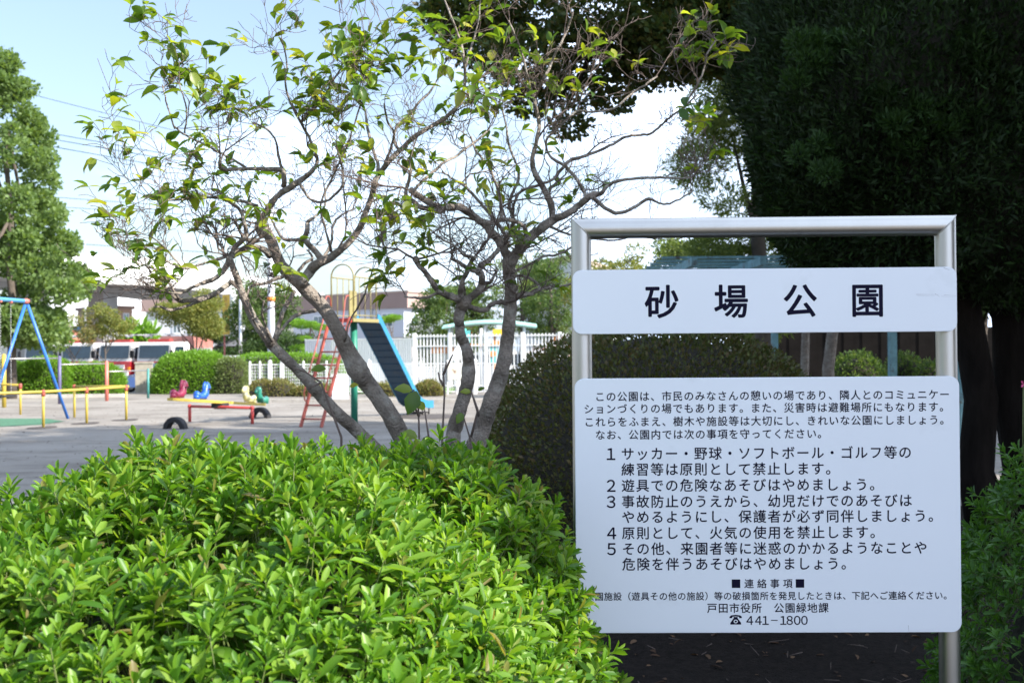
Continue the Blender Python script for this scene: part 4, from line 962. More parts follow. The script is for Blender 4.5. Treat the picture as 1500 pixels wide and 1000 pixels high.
text('text_line', bp_, '連絡事項', 1085, 18.9, 853.5, 14.2, .0)
text('text_line', bp_, '公園施設（遊具その他の施設）等の破損箇所を発見したときは、下記へご連絡ください。', 855, 13.42, 871.5, 13.0, TO)
text('text_line', bp_, '戸田市役所　公園緑地課', 1032, 16.3, 889, 15.4, TO)
def tel(px, py, s):
    h = [(-1, .35), (-1, .62), (-.72, .88), (0, .98), (.72, .88), (1, .62), (1, .35), (.58, .35), (.55, .60), (0, .68), (-.55, .60), (-.58, .35)]
    b_ = [(-.30, .58), (.30, .58), (.34, .30), (.88, -.55), (.88, -.85), (-.88, -.85), (-.88, -.55), (-.34, .30)]
    f = lambda L_: [(sx(px+a*s), YF-.0004, szz(py-b*s*.86)) for a, b in L_]
    MB().add(f(h), [tuple(range(len(h)-1, -1, -1))]).add(f(b_), [tuple(range(len(b_)))]).build('telephone_mark', M['ink'], bp_, world=False)
    d_ = [(.34*math.cos(a), -.28+.34*math.sin(a)) for a in AN[::2]]; e_ = [(.2*math.cos(a), -.28+.2*math.sin(a)) for a in AN[::2]]
    MB().add([(p[0], YF-.0006, p[2]) for p in f(d_)], [tuple(range(len(d_)))]).build('telephone_dial', M['panel'], bp_, world=False)
    MB().add([(p[0], YF-.0008, p[2]) for p in f(e_)], [tuple(range(len(e_)))]).build('telephone_dial', M['ink'], bp_, world=False)
tel(1074.5, 906.5, 9)
# phone number in proportional figures
x = 1090
for ch in '441':
    text('text_line', bp_, ch, x, 19, 907, 18.5, -.006, wx=1.15) if False else None
def prop(s, x0, yc, em, adv, off, wx):
    mb = MB()
    for i, ch in enumerate(s):
        if ch == ' ': continue
        v, f = glyph(ch, off); mb.add([(sx(x0 + adv*i + (a[0])*em*wx), YF-.0004, szz(yc - (a[1]-.36)*em)) for a in v], f)
    return mb.build('text_line', M['ink'], bp_, world=False)
for cx, ch in zip((1095, 1107.5, 1118, 1131, 1144, 1153.5, 1164.5, 1175), '４４１－１８００'): text('text_line', bp_, ch, cx-9, 18, 907, 17 if ch != '－' else 13, 0, wx=1.0)
# scratches and scuffs on the panels
mb = MB(); rr = random.Random(8)
def scr(x0, y0, x1, y1, w): 
    a = Vector((sx(x0), YF-.0003, szz(y0))); b = Vector((sx(x1), YF-.0003, szz(y1))); d = (b-a).normalized(); s = Vector((-d.z, 0, d.x))*w; mb.add([a-s, b-s*.3, b+s*.3, a+s], [(0,1,2,3)])
scr(1343, 433, 1377, 433.5, .0005); scr(1345, 434.5, 1371, 436, .0003); scr(1371, 432, 1378, 437, .0005); scr(1384, 434, 1402, 435.5, .0004); scr(1380, 436, 1399, 437, .0003); scr(1384, 394.5, 1393, 398, .0007); scr(1327, 915, 1327.5, 924, .0006)
mb.build('scratches', mat('scratch_grey', (.35, .35, .37), .6), tp, world=False)
# yellow shop sign characters (too far to read: stroke clusters)
f_, t_, wv_, zb_, zt_, par_ = SIGN_FACE; rr = random.Random(4)
for k in range(5):
    zc_ = zt_ - .32 - k*(zt_-zb_-.9)/4.2; mb = MB(); R_ = Matrix((t_, Vector((t_.y, -t_.x, 0)), Vector((0, 0, 1)))).transposed(); o_ = f_.copy(); o_.z = zc_
    for q in range(4): mb.box(o_ + Vector((0, 0, .13-.085*q)), (wv_*rr.uniform(.3, .62), .008, .03), ax=R_)
    for q in (-.12, .1): mb.box(o_ + t_*q*wv_*1.4 + Vector((0, 0, rr.uniform(-.04, .04))), (.03, .009, .24), ax=R_)
    mb.build('brown_character', M['sign_mark'], par_)

# ---------------------------------------------------------------- azaleas: shoots with whorled leaves
def shoot(rg, nleaf, ln):
    """unit shoot along +z from origin; returns pos, dir, nrm, len, wid arrays"""
    pos = []; dr = []; nr = []; L_ = []; W_ = []; az = rg.uniform(0, 6.3); h = ln*1.25
    for i in range(nleaf):
        k = i/(nleaf-1); az += 2.399; el = math.radians(12 + 66*k**1.1 + rg.uniform(-10, 10))
        z = h*(.30 + .70*k**.6); d = np.array([math.cos(az)*math.cos(el), math.sin(az)*math.cos(el), math.sin(el)])
        pos.append([0, 0, z]); dr.append(d); nr.append([-math.cos(az)*math.sin(el), -math.sin(az)*math.sin(el), math.cos(el)])
        s = ln*(1.05-.5*k)*rg.uniform(.82, 1.12); L_.append(s); W_.append(s*rg.uniform(.28, .36))
    return np.array(pos), np.array(dr), np.array(nr), np.array(L_), np.array(W_)
def frame_of(n_, rg):
    n_ = unit(n_); r_ = rdir(rg, len(n_)); x = unit(np.cross(n_, r_)); y = np.cross(n_, x); return np.stack([x, y, n_], axis=2)
one_leaf = {}
def azalea(name, label, base, abc, p, nsh, ln, lm, seed, singles=38, amp=.05, sc=5, cat='bush', rz=0):
    rg = np.random.default_rng(seed); t = thing(name, label, cat, base, rz); RZ = np.array(Matrix.Rotation(rz, 3, 'Z'))
    d = rdir(rg, nsh*4); d[:, 2] = np.abs(d[:, 2]); s, nn = sq_surface(d, abc, p)
    wgt = (np.linalg.norm(s, axis=1)**2)/np.maximum((s/np.linalg.norm(s, axis=1, keepdims=True)*nn).sum(1), .15)
    idx = rg.choice(len(s), nsh, p=wgt/wgt.sum(), replace=False); s = s[idx]; nn = nn[idx]
    s = s + nn*(lump(s, seed, sc, amp) + np.where(rg.random(nsh) < .75, np.where(rg.random(nsh) < .12, rg.uniform(.01, .05, nsh), rg.uniform(-.045, .012, nsh)), rg.uniform(-.17, .03, nsh)))[:, None]
    ax = unit(nn*.9 + rdir(rg, nsh)*.55 + [0, 0, .6]); Rm = frame_of(ax, rg); kinds = [shoot(rg, 9 + (i % 4), ln) for i in range(7)]
    kk = rg.integers(0, 7, nsh); scl = rg.uniform(.72, 1.2, nsh)
    W = s@RZ.T + np.array(base); nw = nn@RZ.T; pj = np.array([proj(w) if w[1] > .2 else (0, 9999) for w in W]); ok_ = (pj[:, 0] > -350) & (pj[:, 1] < 1250) & (pj[:, 0] < 1900) & ~((W[:, 0] > .16) & (W[:, 0] < 1.4) & (W[:, 1] > 3.06) & (W[:, 1] < 3.34)); s, nn, ax, Rm, kk, scl, W, nw = [q[ok_] for q in (s, nn, ax, Rm, kk, scl, W, nw)]; nsh = len(s); dist = np.linalg.norm(W - np.array([0, 0, CAMH]), axis=1)
    vis = np.array([(-20 < proj(w)[0] < 1520 and proj(w)[1] < 1010 and (nw[i]@(np.array([0, 0, CAMH])-w)) > 0) for i, w in enumerate(W)])
    order = np.argsort(np.where(vis, dist, 99))[:singles]; single = np.zeros(nsh, bool); single[order] = True
    parts = []; stems = MB()
    for i in range(nsh):
        po, dr, nr, L_, W_ = kinds[kk[i]]; R_ = Rm[i]
        if single[i]: continue
        parts.append((s[i] + scl[i]*(po@R_.T), dr@R_.T, nr@R_.T, L_*scl[i], W_*scl[i]))
    V, FA = place(*[np.concatenate([q[j] for q in parts]) for j in range(5)], LEAF_T, LEAF_F)
    link('leaf_mass', mesh_np('leaf_mass', V, FA, [M[lm]]), t, kind='stuff')
    # thin stems below every shoot, one square-section tube each
    A = s - ax*ln*rg.uniform(.6, 1.4, nsh)[:, None]; B_ = s + ax*ln*1.1*scl[:, None]; q = Rm[:, :, 0]*.0016; w_ = Rm[:, :, 1]*.0016
    V = np.stack([A+q, A+w_, A-q, A-w_, B_+q*.6, B_+w_*.6, B_-q*.6, B_-w_*.6], 1).reshape(-1, 3); o8 = (np.arange(nsh)*8)[:, None, None]
    Fq = (np.array([(0,1,5,4), (1,2,6,5), (2,3,7,6), (3,0,4,7)])[None] + o8).reshape(-1, 4)
    link('stems', mesh_np('stems', V, [Fq], [M['green_stem']]), t, kind='stuff')
    for i in order:
        po, dr, nr, L_, W_ = kinds[kk[i]]; R_ = Rm[i]
        sh = bpy.data.objects.new('shoot', None); COL.objects.link(sh); sh.empty_display_size = .02; sh.parent = t; sh.location = s[i]
        sh.rotation_euler = Matrix(R_.tolist()).to_euler(); sh.scale = (scl[i],)*3
        for j in range(len(po)):
            key = (seed, kk[i], j)
            if key not in one_leaf: v, fa = place(np.zeros((1, 3)), dr[j:j+1], nr[j:j+1], L_[j:j+1], W_[j:j+1], LEAF_T, LEAF_F); one_leaf[key] = mesh_np('leaf', v, fa, [M['azalea_one' if lm == 'azalea' else 'azalea_shaded']])
            lf = bpy.data.objects.new('leaf', one_leaf[key]); COL.objects.link(lf); lf.parent = sh; lf.location = po[j]
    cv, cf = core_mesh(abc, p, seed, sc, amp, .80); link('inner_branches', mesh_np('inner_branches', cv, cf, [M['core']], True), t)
    return t
azalea('azalea_bush', 'large sunlit bright green azalea bush filling the lower left foreground', (-.60, 2.54, 0), (.74, 1.22, 1.19), 3.5, 11500, .0515, 'azalea', 101, amp=.07, sc=4, rz=math.radians(-10))
azalea('azalea_bush', 'shaded dark green azalea bush at the right edge beside the notice board', (2.40, 3.70, 0), (.86, .75, 1.27), 2.6, 2700, .052, 'azalea_shaded', 102, singles=30, amp=.05, sc=4)

# ---------------------------------------------------------------- big clipped dome, cypress and trees behind the board
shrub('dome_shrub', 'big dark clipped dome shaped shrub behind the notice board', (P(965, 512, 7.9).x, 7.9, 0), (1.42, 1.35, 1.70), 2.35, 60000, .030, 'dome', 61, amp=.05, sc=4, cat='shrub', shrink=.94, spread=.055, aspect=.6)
shrub('round_shrub', 'round clipped shrub lit on top, seen between the panels left of the teal post', gbase(1255, 24), (.68, .6, 1.42), 2.4, 7000, .07, 'midgreen', 62, amp=.05, cat='shrub', spread=.06)
shrub('round_shrub', 'smaller round shrub seen between the panels right of the teal post', gbase(1322, 25), (.50, .5, 1.36), 2.4, 5000, .07, 'midgreen', 63, amp=.05, cat='shrub', spread=.06)
shrub('round_shrub', 'low dark shrub at the right end of the gap between the panels', gbase(1362, 24), (.42, .4, 1.18), 2.4, 3500, .07, 'midgreen', 64, amp=.05, cat='shrub', spread=.06)
def spray_tree(name, label, base, crown, n, size, lm, seed, trunks, cat='tree', bm='bark_dark', amp=.2, p=2.2, aspect=.26, low=1):
    """dense conifer: short flat sprays over a lumpy tall ellipsoid, thick at the skin"""
    rg = np.random.default_rng(seed); t = thing(name, label, cat, base); c = np.array(crown[0], float)-np.array(base); a = np.array(crown[1])
    d = rdir(rg, n); s, nn = sq_surface(d, a, p); s[:, 2] = np.where(s[:, 2] < 0, s[:, 2]*low, s[:, 2])
    keep = rg.random(n) < np.clip((np.linalg.norm(s, axis=1)**2)/(a.max()**2)*1.6+.15, 0, 1); s = s[keep]; nn = nn[keep]; n = len(s)
    L0 = lump(s, seed, 2.3, amp) + lump(s, seed+1, 6, amp*.45); depth = rg.uniform(0, 1, n)**1.6*.35
    pos = s + nn*(L0-depth)[:, None]; dr = unit(nn*.75 + rdir(rg, n)*.75 + [0, 0, .45]); nr = unit(rdir(rg, n)+nn*.6); l = size*rg.uniform(.55, 1.4, n)
    V, FA = place(pos + c, dr, nr, l, l*aspect)
    link('crown', mesh_np('crown', V, FA, [M[lm]]), t)
    U = core_mesh(a, p, seed, 2.3, amp, .84, 36, 12); lo = U[0].copy(); lo[:, 2] *= -low
    V2, F2 = merge([(U[0]+c, U[1]), (lo+c, [U[1][0][:, ::-1]])]); link('inner_branches', mesh_np('inner_branches', V2, F2, [M['core']], True), t)
    for k, (b0, b1, r0) in enumerate(trunks):
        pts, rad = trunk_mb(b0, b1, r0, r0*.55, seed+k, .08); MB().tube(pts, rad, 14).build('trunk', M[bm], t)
    return t
cb = gbase(1462, 8.6)
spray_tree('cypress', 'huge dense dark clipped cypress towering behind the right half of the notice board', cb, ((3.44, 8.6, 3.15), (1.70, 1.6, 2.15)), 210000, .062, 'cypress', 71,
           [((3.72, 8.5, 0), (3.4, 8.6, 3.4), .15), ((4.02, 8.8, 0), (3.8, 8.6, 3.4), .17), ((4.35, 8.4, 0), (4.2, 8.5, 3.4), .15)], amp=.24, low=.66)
cy = bpy.data.objects['cypress']; rg = np.random.default_rng(19); fc = []; fr_ = []
for px, py, r0 in ((1185, 75, .10), (1205, 95, .07), (1155, 110, .06), (1300, 150, .09), (1325, 175, .10), (1365, 170, .09), (1395, 165, .08), (1440, 100, .09), (1470, 120, .08), (1205, 215, .07), (1210, 245, .06), (1480, 200, .09), (1240, 60, .06), (1420, 60, .08), (1330, 215, .06)):
    for k in range(5):
        q = P(px+rg.normal()*13, py+rg.normal()*10, 7.13+.25*abs(px-1330)/250+rg.uniform(-.05, .12)); fc.append(tuple(q)); fr_.append(r0*rg.uniform(.5, 1))
V, FA = clumps_cloud(rg, np.array(fc), np.array(fr_), 16000, .045, flat=.9, up=.7, aspect=.26); link('fresh_sprays', mesh_np('fresh_sprays', to_local(V, cy), FA, [M['fresh']]), cy, kind='stuff')
rg = np.random.default_rng(9)
# feathery conifer left of the cypress
c, r_ = crown_clumps(rg, (3.95, 17.5, 4.3), (1.35, 1.3, 3.3), 70, .42)
far_tree('conifer', 'yellow green feathery conifer rising between the canopy and the dark cypress', (3.95, 17.5, 0), 7.5, .16, (c, r_), 45000, .10, 'conifer', 81, aspect=.22, flat=.6, th=.9)
# tree whose canopy hangs over the top of the picture
rg = np.random.default_rng(10)
def pxc(lst, d): return np.array([tuple(P(x, y, d+dz)) for x, y, dz in lst])
ov = [(690, 10, 0), (730, 35, .4), (760, 85, -.3), (790, 20, .2), (800, 120, .1), (835, 60, 0), (850, 140, .3), (880, 20, -.4), (870, 95, .2), (920, 60, 0), (930, 110, .4), (960, 15, .2), (990, 55, -.3), (1020, 25, .3), (1050, 60, .2), (1085, 10, 0), (1100, 45, .3), (1000, 20, .3), (1040, 90, .2), (1060, 20, -.2), (1075, 85, .3), (1110, 10, .1), (1020, 65, 0), (975, 90, .1), (950, 70, .2), (660, 20, 0), (740, -40, 0), (820, -60, .3), (900, -50, 0), (980, -60, -.2), (1060, -60, .2), (1140, -30, 0), (705, 60, .2), (780, 150, .2), (835, 185, .1), (900, 150, .2), (1010, 100, 0), (880, -130, 0), (980, -140, .5), (1080, -140, -.5)]
cc_ = pxc(ov, 10.2); cr_ = np.array([.30 if y < 100 else .19 for x, y, z in ov])*rg.uniform(.8, 1.25, len(ov))
c2, r2 = crown_clumps(rg, (4.0, 11.5, 7.4), (4.2, 2.8, 2.4), 75, .75, .3); cc_ = np.concatenate([cc_, c2]); cr_ = np.concatenate([cr_, r2])
tb = thing('overhanging_tree', 'dark leafed tree whose canopy hangs into the top of the picture from the right', 'tree', (5.6, 11.6, 0))
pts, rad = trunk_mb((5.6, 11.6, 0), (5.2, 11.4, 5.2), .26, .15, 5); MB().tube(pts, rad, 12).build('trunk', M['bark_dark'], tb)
fork = Vector(pts[-2]); 
for lst, r0 in (([(1200, 60), (1120, 33), (1040, 14), (960, 28), (870, 55), (800, 60), (740, 40)], .07), ([(1150, 10), (1050, -50), (930, -30), (840, -5)], .05), ([(900, 45), (860, 90), (835, 150)], .03)):
    q = [P(x, y, 10.2) for x, y in lst]
    if r0 > .04: q = [fork, fork.lerp(q[0], .5)+Vector((0, 0, .2))] + q
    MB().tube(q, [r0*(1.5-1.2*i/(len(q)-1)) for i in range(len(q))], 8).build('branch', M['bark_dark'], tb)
V, FA = clumps_cloud(rg, cc_[:40], cr_[:40]*1.12, 46000, .060, flat=.6, aspect=.6); V2, F2 = clumps_cloud(rg, c2, r2, 20000, .12, flat=.6, aspect=.6)
V, FA = merge([(V, FA), (V2, F2)]); link('crown', mesh_np('crown', to_local(V, tb), FA, [M['overhead']]), tb)
# other trees
def auto(name, label, px, d, h, cw, cz0, ncl, cr0, n, size, lm, seed, rt=.14, aspect=.55, cy=None, th=None, flat=.75, cat='tree', shell=.35, group=None, gz=None):
    rg = np.random.default_rng(seed); b = gbase(px, d); z0 = 0 if d < 46 else GZ
    c, r_ = crown_clumps(rg, (b[0], d, (h+cz0)/2), (cw, cw*.9, (h-cz0)/2), ncl, cr0, shell)
    return far_tree(name, label, (b[0], d, z0), h, rt, (c, r_), n, size, lm, seed, aspect=aspect, th=th, flat=flat, cat=cat, group=group)
# large tree at the left edge: conical
rg = np.random.default_rng(12); cl = []; rd = []
for i in range(150):
    z = rg.uniform(0, 1)**1.25*9.9+2.1; w = np.interp(z, [2.1, 3.8, 6.5, 9.8, 12.2], [2.1, 3.1, 2.5, 1.5, .25]); a = rg.uniform(0, 6.3); q = w*rg.uniform(.35, 1)**.5
    cl.append((-17.8+q*math.cos(a), 38+q*math.sin(a), z)); rd.append(rg.uniform(.40, .78)*(1.1-.04*z))
far_tree('broadleaf_tree', 'tall cone shaped bright green tree rising behind the blue swing at the left edge', (-17.3, 38, 0), 11.8, .17, (np.array(cl), np.array(rd)), 60000, .14, 'ginkgo', 82, th=.8, aspect=.8)
auto('small_tree', 'low spreading olive green tree behind the broad clipped hedge, right of the fire engines', 286, 48, 4.2, 2.0, 1.9, 34, .45, 16000, .10, 'olive', 83, .09, th=.5)
auto('small_tree', 'thin olive green tree standing in front of the fire engine cabs', 152, 58, 4.6, 1.9, 2.0, 22, .40, 5000, .12, 'olive', 84, .07, th=.5)
auto('small_tree', 'thin reddish olive tree in front of the leftmost fire engines', 112, 57, 3.6, 1.4, 2.0, 16, .36, 3000, .12, 'strip', 85, .06, th=.5)
auto('broadleaf_tree', 'dark rounded tree between the yellow sign and the thick pole', 385, 68, 6.6, 2.5, .6, 40, .7, 16000, .16, 'midgreen', 86, .14)
auto('broadleaf_tree', 'dark green shrubby tree low behind the two left trunks', 408, 66, 3.2, 3.0, -.4, 40, .7, 12000, .16, 'darkgreen', 87, .12)
auto('broadleaf_tree', 'dark tree behind the yellow sign in front of the grey block', 318, 78, 4.0, 2.2, -.4, 26, .6, 8000, .16, 'darkgreen', 88, .12)
auto('broadleaf_tree', 'pale leafed tree before the brown band block, above the olive tree', 296, 82, 5.6, 1.3, 2, 20, .5, 5000, .15, 'midgreen', 89, .1)
auto('broadleaf_tree', 'dense green tree between the white house and the play shelter', 640, 58, 5.2, 1.9, .2, 44, .55, 18000, .13, 'midgreen', 90, .13)
auto('broadleaf_tree', 'green tree directly behind the play shelter canopy', 690, 60, 5.6, 1.9, .6, 40, .55, 15000, .13, 'midgreen', 91, .13)
auto('broadleaf_tree', 'open green tree with a dark trunk left of the notice board post', 808, 54, 6.8, 1.9, 1.6, 38, .5, 9000, .13, 'midgreen', 92, .16, th=.75)
auto('broadleaf_tree', 'green tree between the straight trunk and the board, upper part in the open', 765, 62, 7.6, 2.1, 1.6, 38, .55, 10000, .13, 'conifer', 93, .14, th=.75)
auto('broadleaf_tree', 'light green tree seen through the gap under the top bar of the notice board', 905, 40, 5.6, 2.1, 1.4, 40, .45, 12000, .11, 'olive', 94, .12, th=.75)
auto('broadleaf_tree', 'yellow green tree behind the pergola, between top bar and title panel', 985, 34, 5.3, 1.9, 1.4, 36, .45, 12000, .10, 'conifer', 95, .12, th=.75)
auto('palm', 'banana like palm with broad fresh leaves behind the second fire engine', 203, 80, 3.6, 1.1, 1.6, 12, .5, 500, .9, 'hedge', 96, .09, aspect=.22, th=.6)
auto('garden_pine', 'layered garden pine beside the slide ladder', 456, 62, 4.0, 1.5, .2, 16, .50, 12000, .09, 'hedge', 97, .12, flat=.28, th=.85)
auto('garden_pine', 'small cloud pruned pine over the pink garden wall', 573, 73, 4.0, .7, 3.0, 4, .55, 3500, .09, 'hedge', 98, .09, flat=.35, th=.8)
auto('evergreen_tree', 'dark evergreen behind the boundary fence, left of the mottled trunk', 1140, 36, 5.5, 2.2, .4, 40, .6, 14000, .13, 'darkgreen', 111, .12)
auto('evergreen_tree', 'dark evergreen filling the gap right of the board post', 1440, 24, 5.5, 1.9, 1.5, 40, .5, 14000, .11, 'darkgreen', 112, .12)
# pale trunk and dark trunks seen between the panels
for px, d, r0, m, lab in ((1207, 13.5, .075, 'bark', 'pale mottled trunk catching sun on its left side, between the panels'), (1165, 15, .06, 'bark', 'slim pale trunk left of the mottled one, between the panels')):
    b = gbase(px, d); top = (b[0]+.15, d, 5.6); rg = np.random.default_rng(int(px)); c, r_ = crown_clumps(rg, (b[0]+.6, d+.2, 4.9), (1.3, 1.2, .9), 22, .4)
    far_tree('shade_tree', lab, b, 6.2, r0*1.25, (c, r_), 7000, .085, 'overhead', int(px), m, th=.62)
# teal pergola
t = thing('pergola', 'weathered teal wooden pergola seen between the top bar and the title panel', 'pergola', gbase(1190, 15))
pz = P(1190, 402, 14).z
xa, xb = P(980, 500, 14).x, P(1405, 500, 14).x
for (x, y) in ((P(1307, 500, 14).x, 14), (P(1409, 500, 15.2).x, 15.2), (xa+.35, 16.8), (P(1250, 500, 16.8).x-1.2, 16.8)):
    MB().box((x, y, pz/2), (.09, .09, pz)).build('post', M['teal_wood'], t)
for y in (14, 16.8): MB().box(((xa+xb)/2, y, pz+.03), (xb-xa, .09, .06)).build('beam', M['teal_wood'], t)
for k in range(9): MB().box(((xa+xb)/2, 13.5+.52*k, pz+.185), (xb-xa+.3, .07, .028)).build('slat', M['teal_wood'], t)
for k in range(5): MB().box((xa+.2+(xb-xa-.4)*k/4, 15.4, pz+.115), (.07, 4.4, .10)).build('cross_beam', M['teal_wood'], t)
br = Vector((P(1100, 500, 14).x, 14, pz)); MB().beam(br+Vector((-.35, 0, -.35)), br+Vector((0, 0, .05)), .07, .09).build('brace', M['teal_wood'], t)
# boundary wall and house behind the round shrubs
a, b = plan(1090, 33), plan(1560, 31); t = thing('boundary_fence', 'dark boarded boundary fence behind the round shrubs', 'fence', (a.x, a.y, 0))
nb_ = 34; u = b-a; bd_ = None
for k in range(nb_):
    p, q = a.lerp(b, k/nb_), a.lerp(b, (k+1.04)/nb_); MB().beam((p.x, p.y-.02*(k % 2), 1.05), (q.x, q.y-.02*(k % 2), 1.05), .03, 2.1).build('board', M['wood_dark'], t)
MB().beam((a.x, a.y+.04, 1.4), (b.x, b.y+.04, 1.4), .06, .08).build('rail', M['wood_dark'], t)
Lp, Cp, Rp = plan(1180, 44), plan(1330, 40), plan(1400, 44); b = thing('neighbour_house', 'tan walled house with an orange panel behind the boundary fence', 'house', (Cp.x, Cp.y, 0)); pts = [Lp, Cp, Rp, fourth(Lp, Cp, Rp)]
block(b, 'wall', pts, 0, 4.2, M['tan']); block(b, 'roof', grow(pts, .5), 4.2, 4.5, M['roof_grey']); window(b, Lp, Cp, .62, .78, 1.6, 2.7); window(b, Lp, Cp, .2, .4, 1.6, 2.7); face_panel(b, 'orange_panel', Lp, Cp, .48, .56, 1.5, 2.6, M['orange'], .08, .1)
cr_b = plan(1462, 20); t = thing('cream_wall', 'short pale wall piece showing right of the board above the azalea', 'wall', (cr_b.x, 20, 0)); MB().box((P(1414, 500, 19).x, 19, .35), (.34, .3, .7)).build('wall_face', M['fascia_light'], t); MB().box((P(1414, 500, 19).x, 19, .73), (.40, .36, .06)).build('coping', M['kerb'], t)
# tall park trees outside the right edge, throwing the shade over the board and the playground
for i, (s_, p_, h, cw, z0, lab) in enumerate(((4.6, 4.45, 6.8, 1.95, 1.0, 'added unseen low tree just outside the right edge, shading the board'), (7.5, 7.0, 12, 1.9, 2, 'tall park tree outside the right edge nearest the board'), (8.5, 9.0, 16, 2.7, 3, 'tall park tree outside the right edge beyond the azalea'),  # the low first tree is an extra, added out of view to shade the board
        (9, 12.2, 20, 2.7, 4, 'tallest park tree outside the right edge beside the playground'), (9, 15.6, 20.5, 2.6, 4, 'second tallest park tree outside the right edge'), (8.5, 18.6, 17, 2.4, 4, 'park tree outside the right edge at the far side of the playground'), (8.5, 21.2, 14, 2.1, 4, 'smallest park tree outside the right edge beyond the others'), (14, 8.2, 17, 2.6, 5, 'park tree outside the right edge behind the nearest tall one'))):
    q = Vector((SUN_AZ.x*s_-SUN_AZ.y*p_, SUN_AZ.y*s_+SUN_AZ.x*p_)); rg = np.random.default_rng(200+i); c, r_ = crown_clumps(rg, (q.x, q.y, (h+z0)/2), (cw, cw, (h-z0)/2*1.08), 100, cw*.34, .15)
    far_tree('park_tree', lab, (q.x, q.y, 0), h, .26, (c, r_), 15000, .33, 'midgreen', 200+i, group='tall park trees outside the right edge', aspect=.7, th=.8)
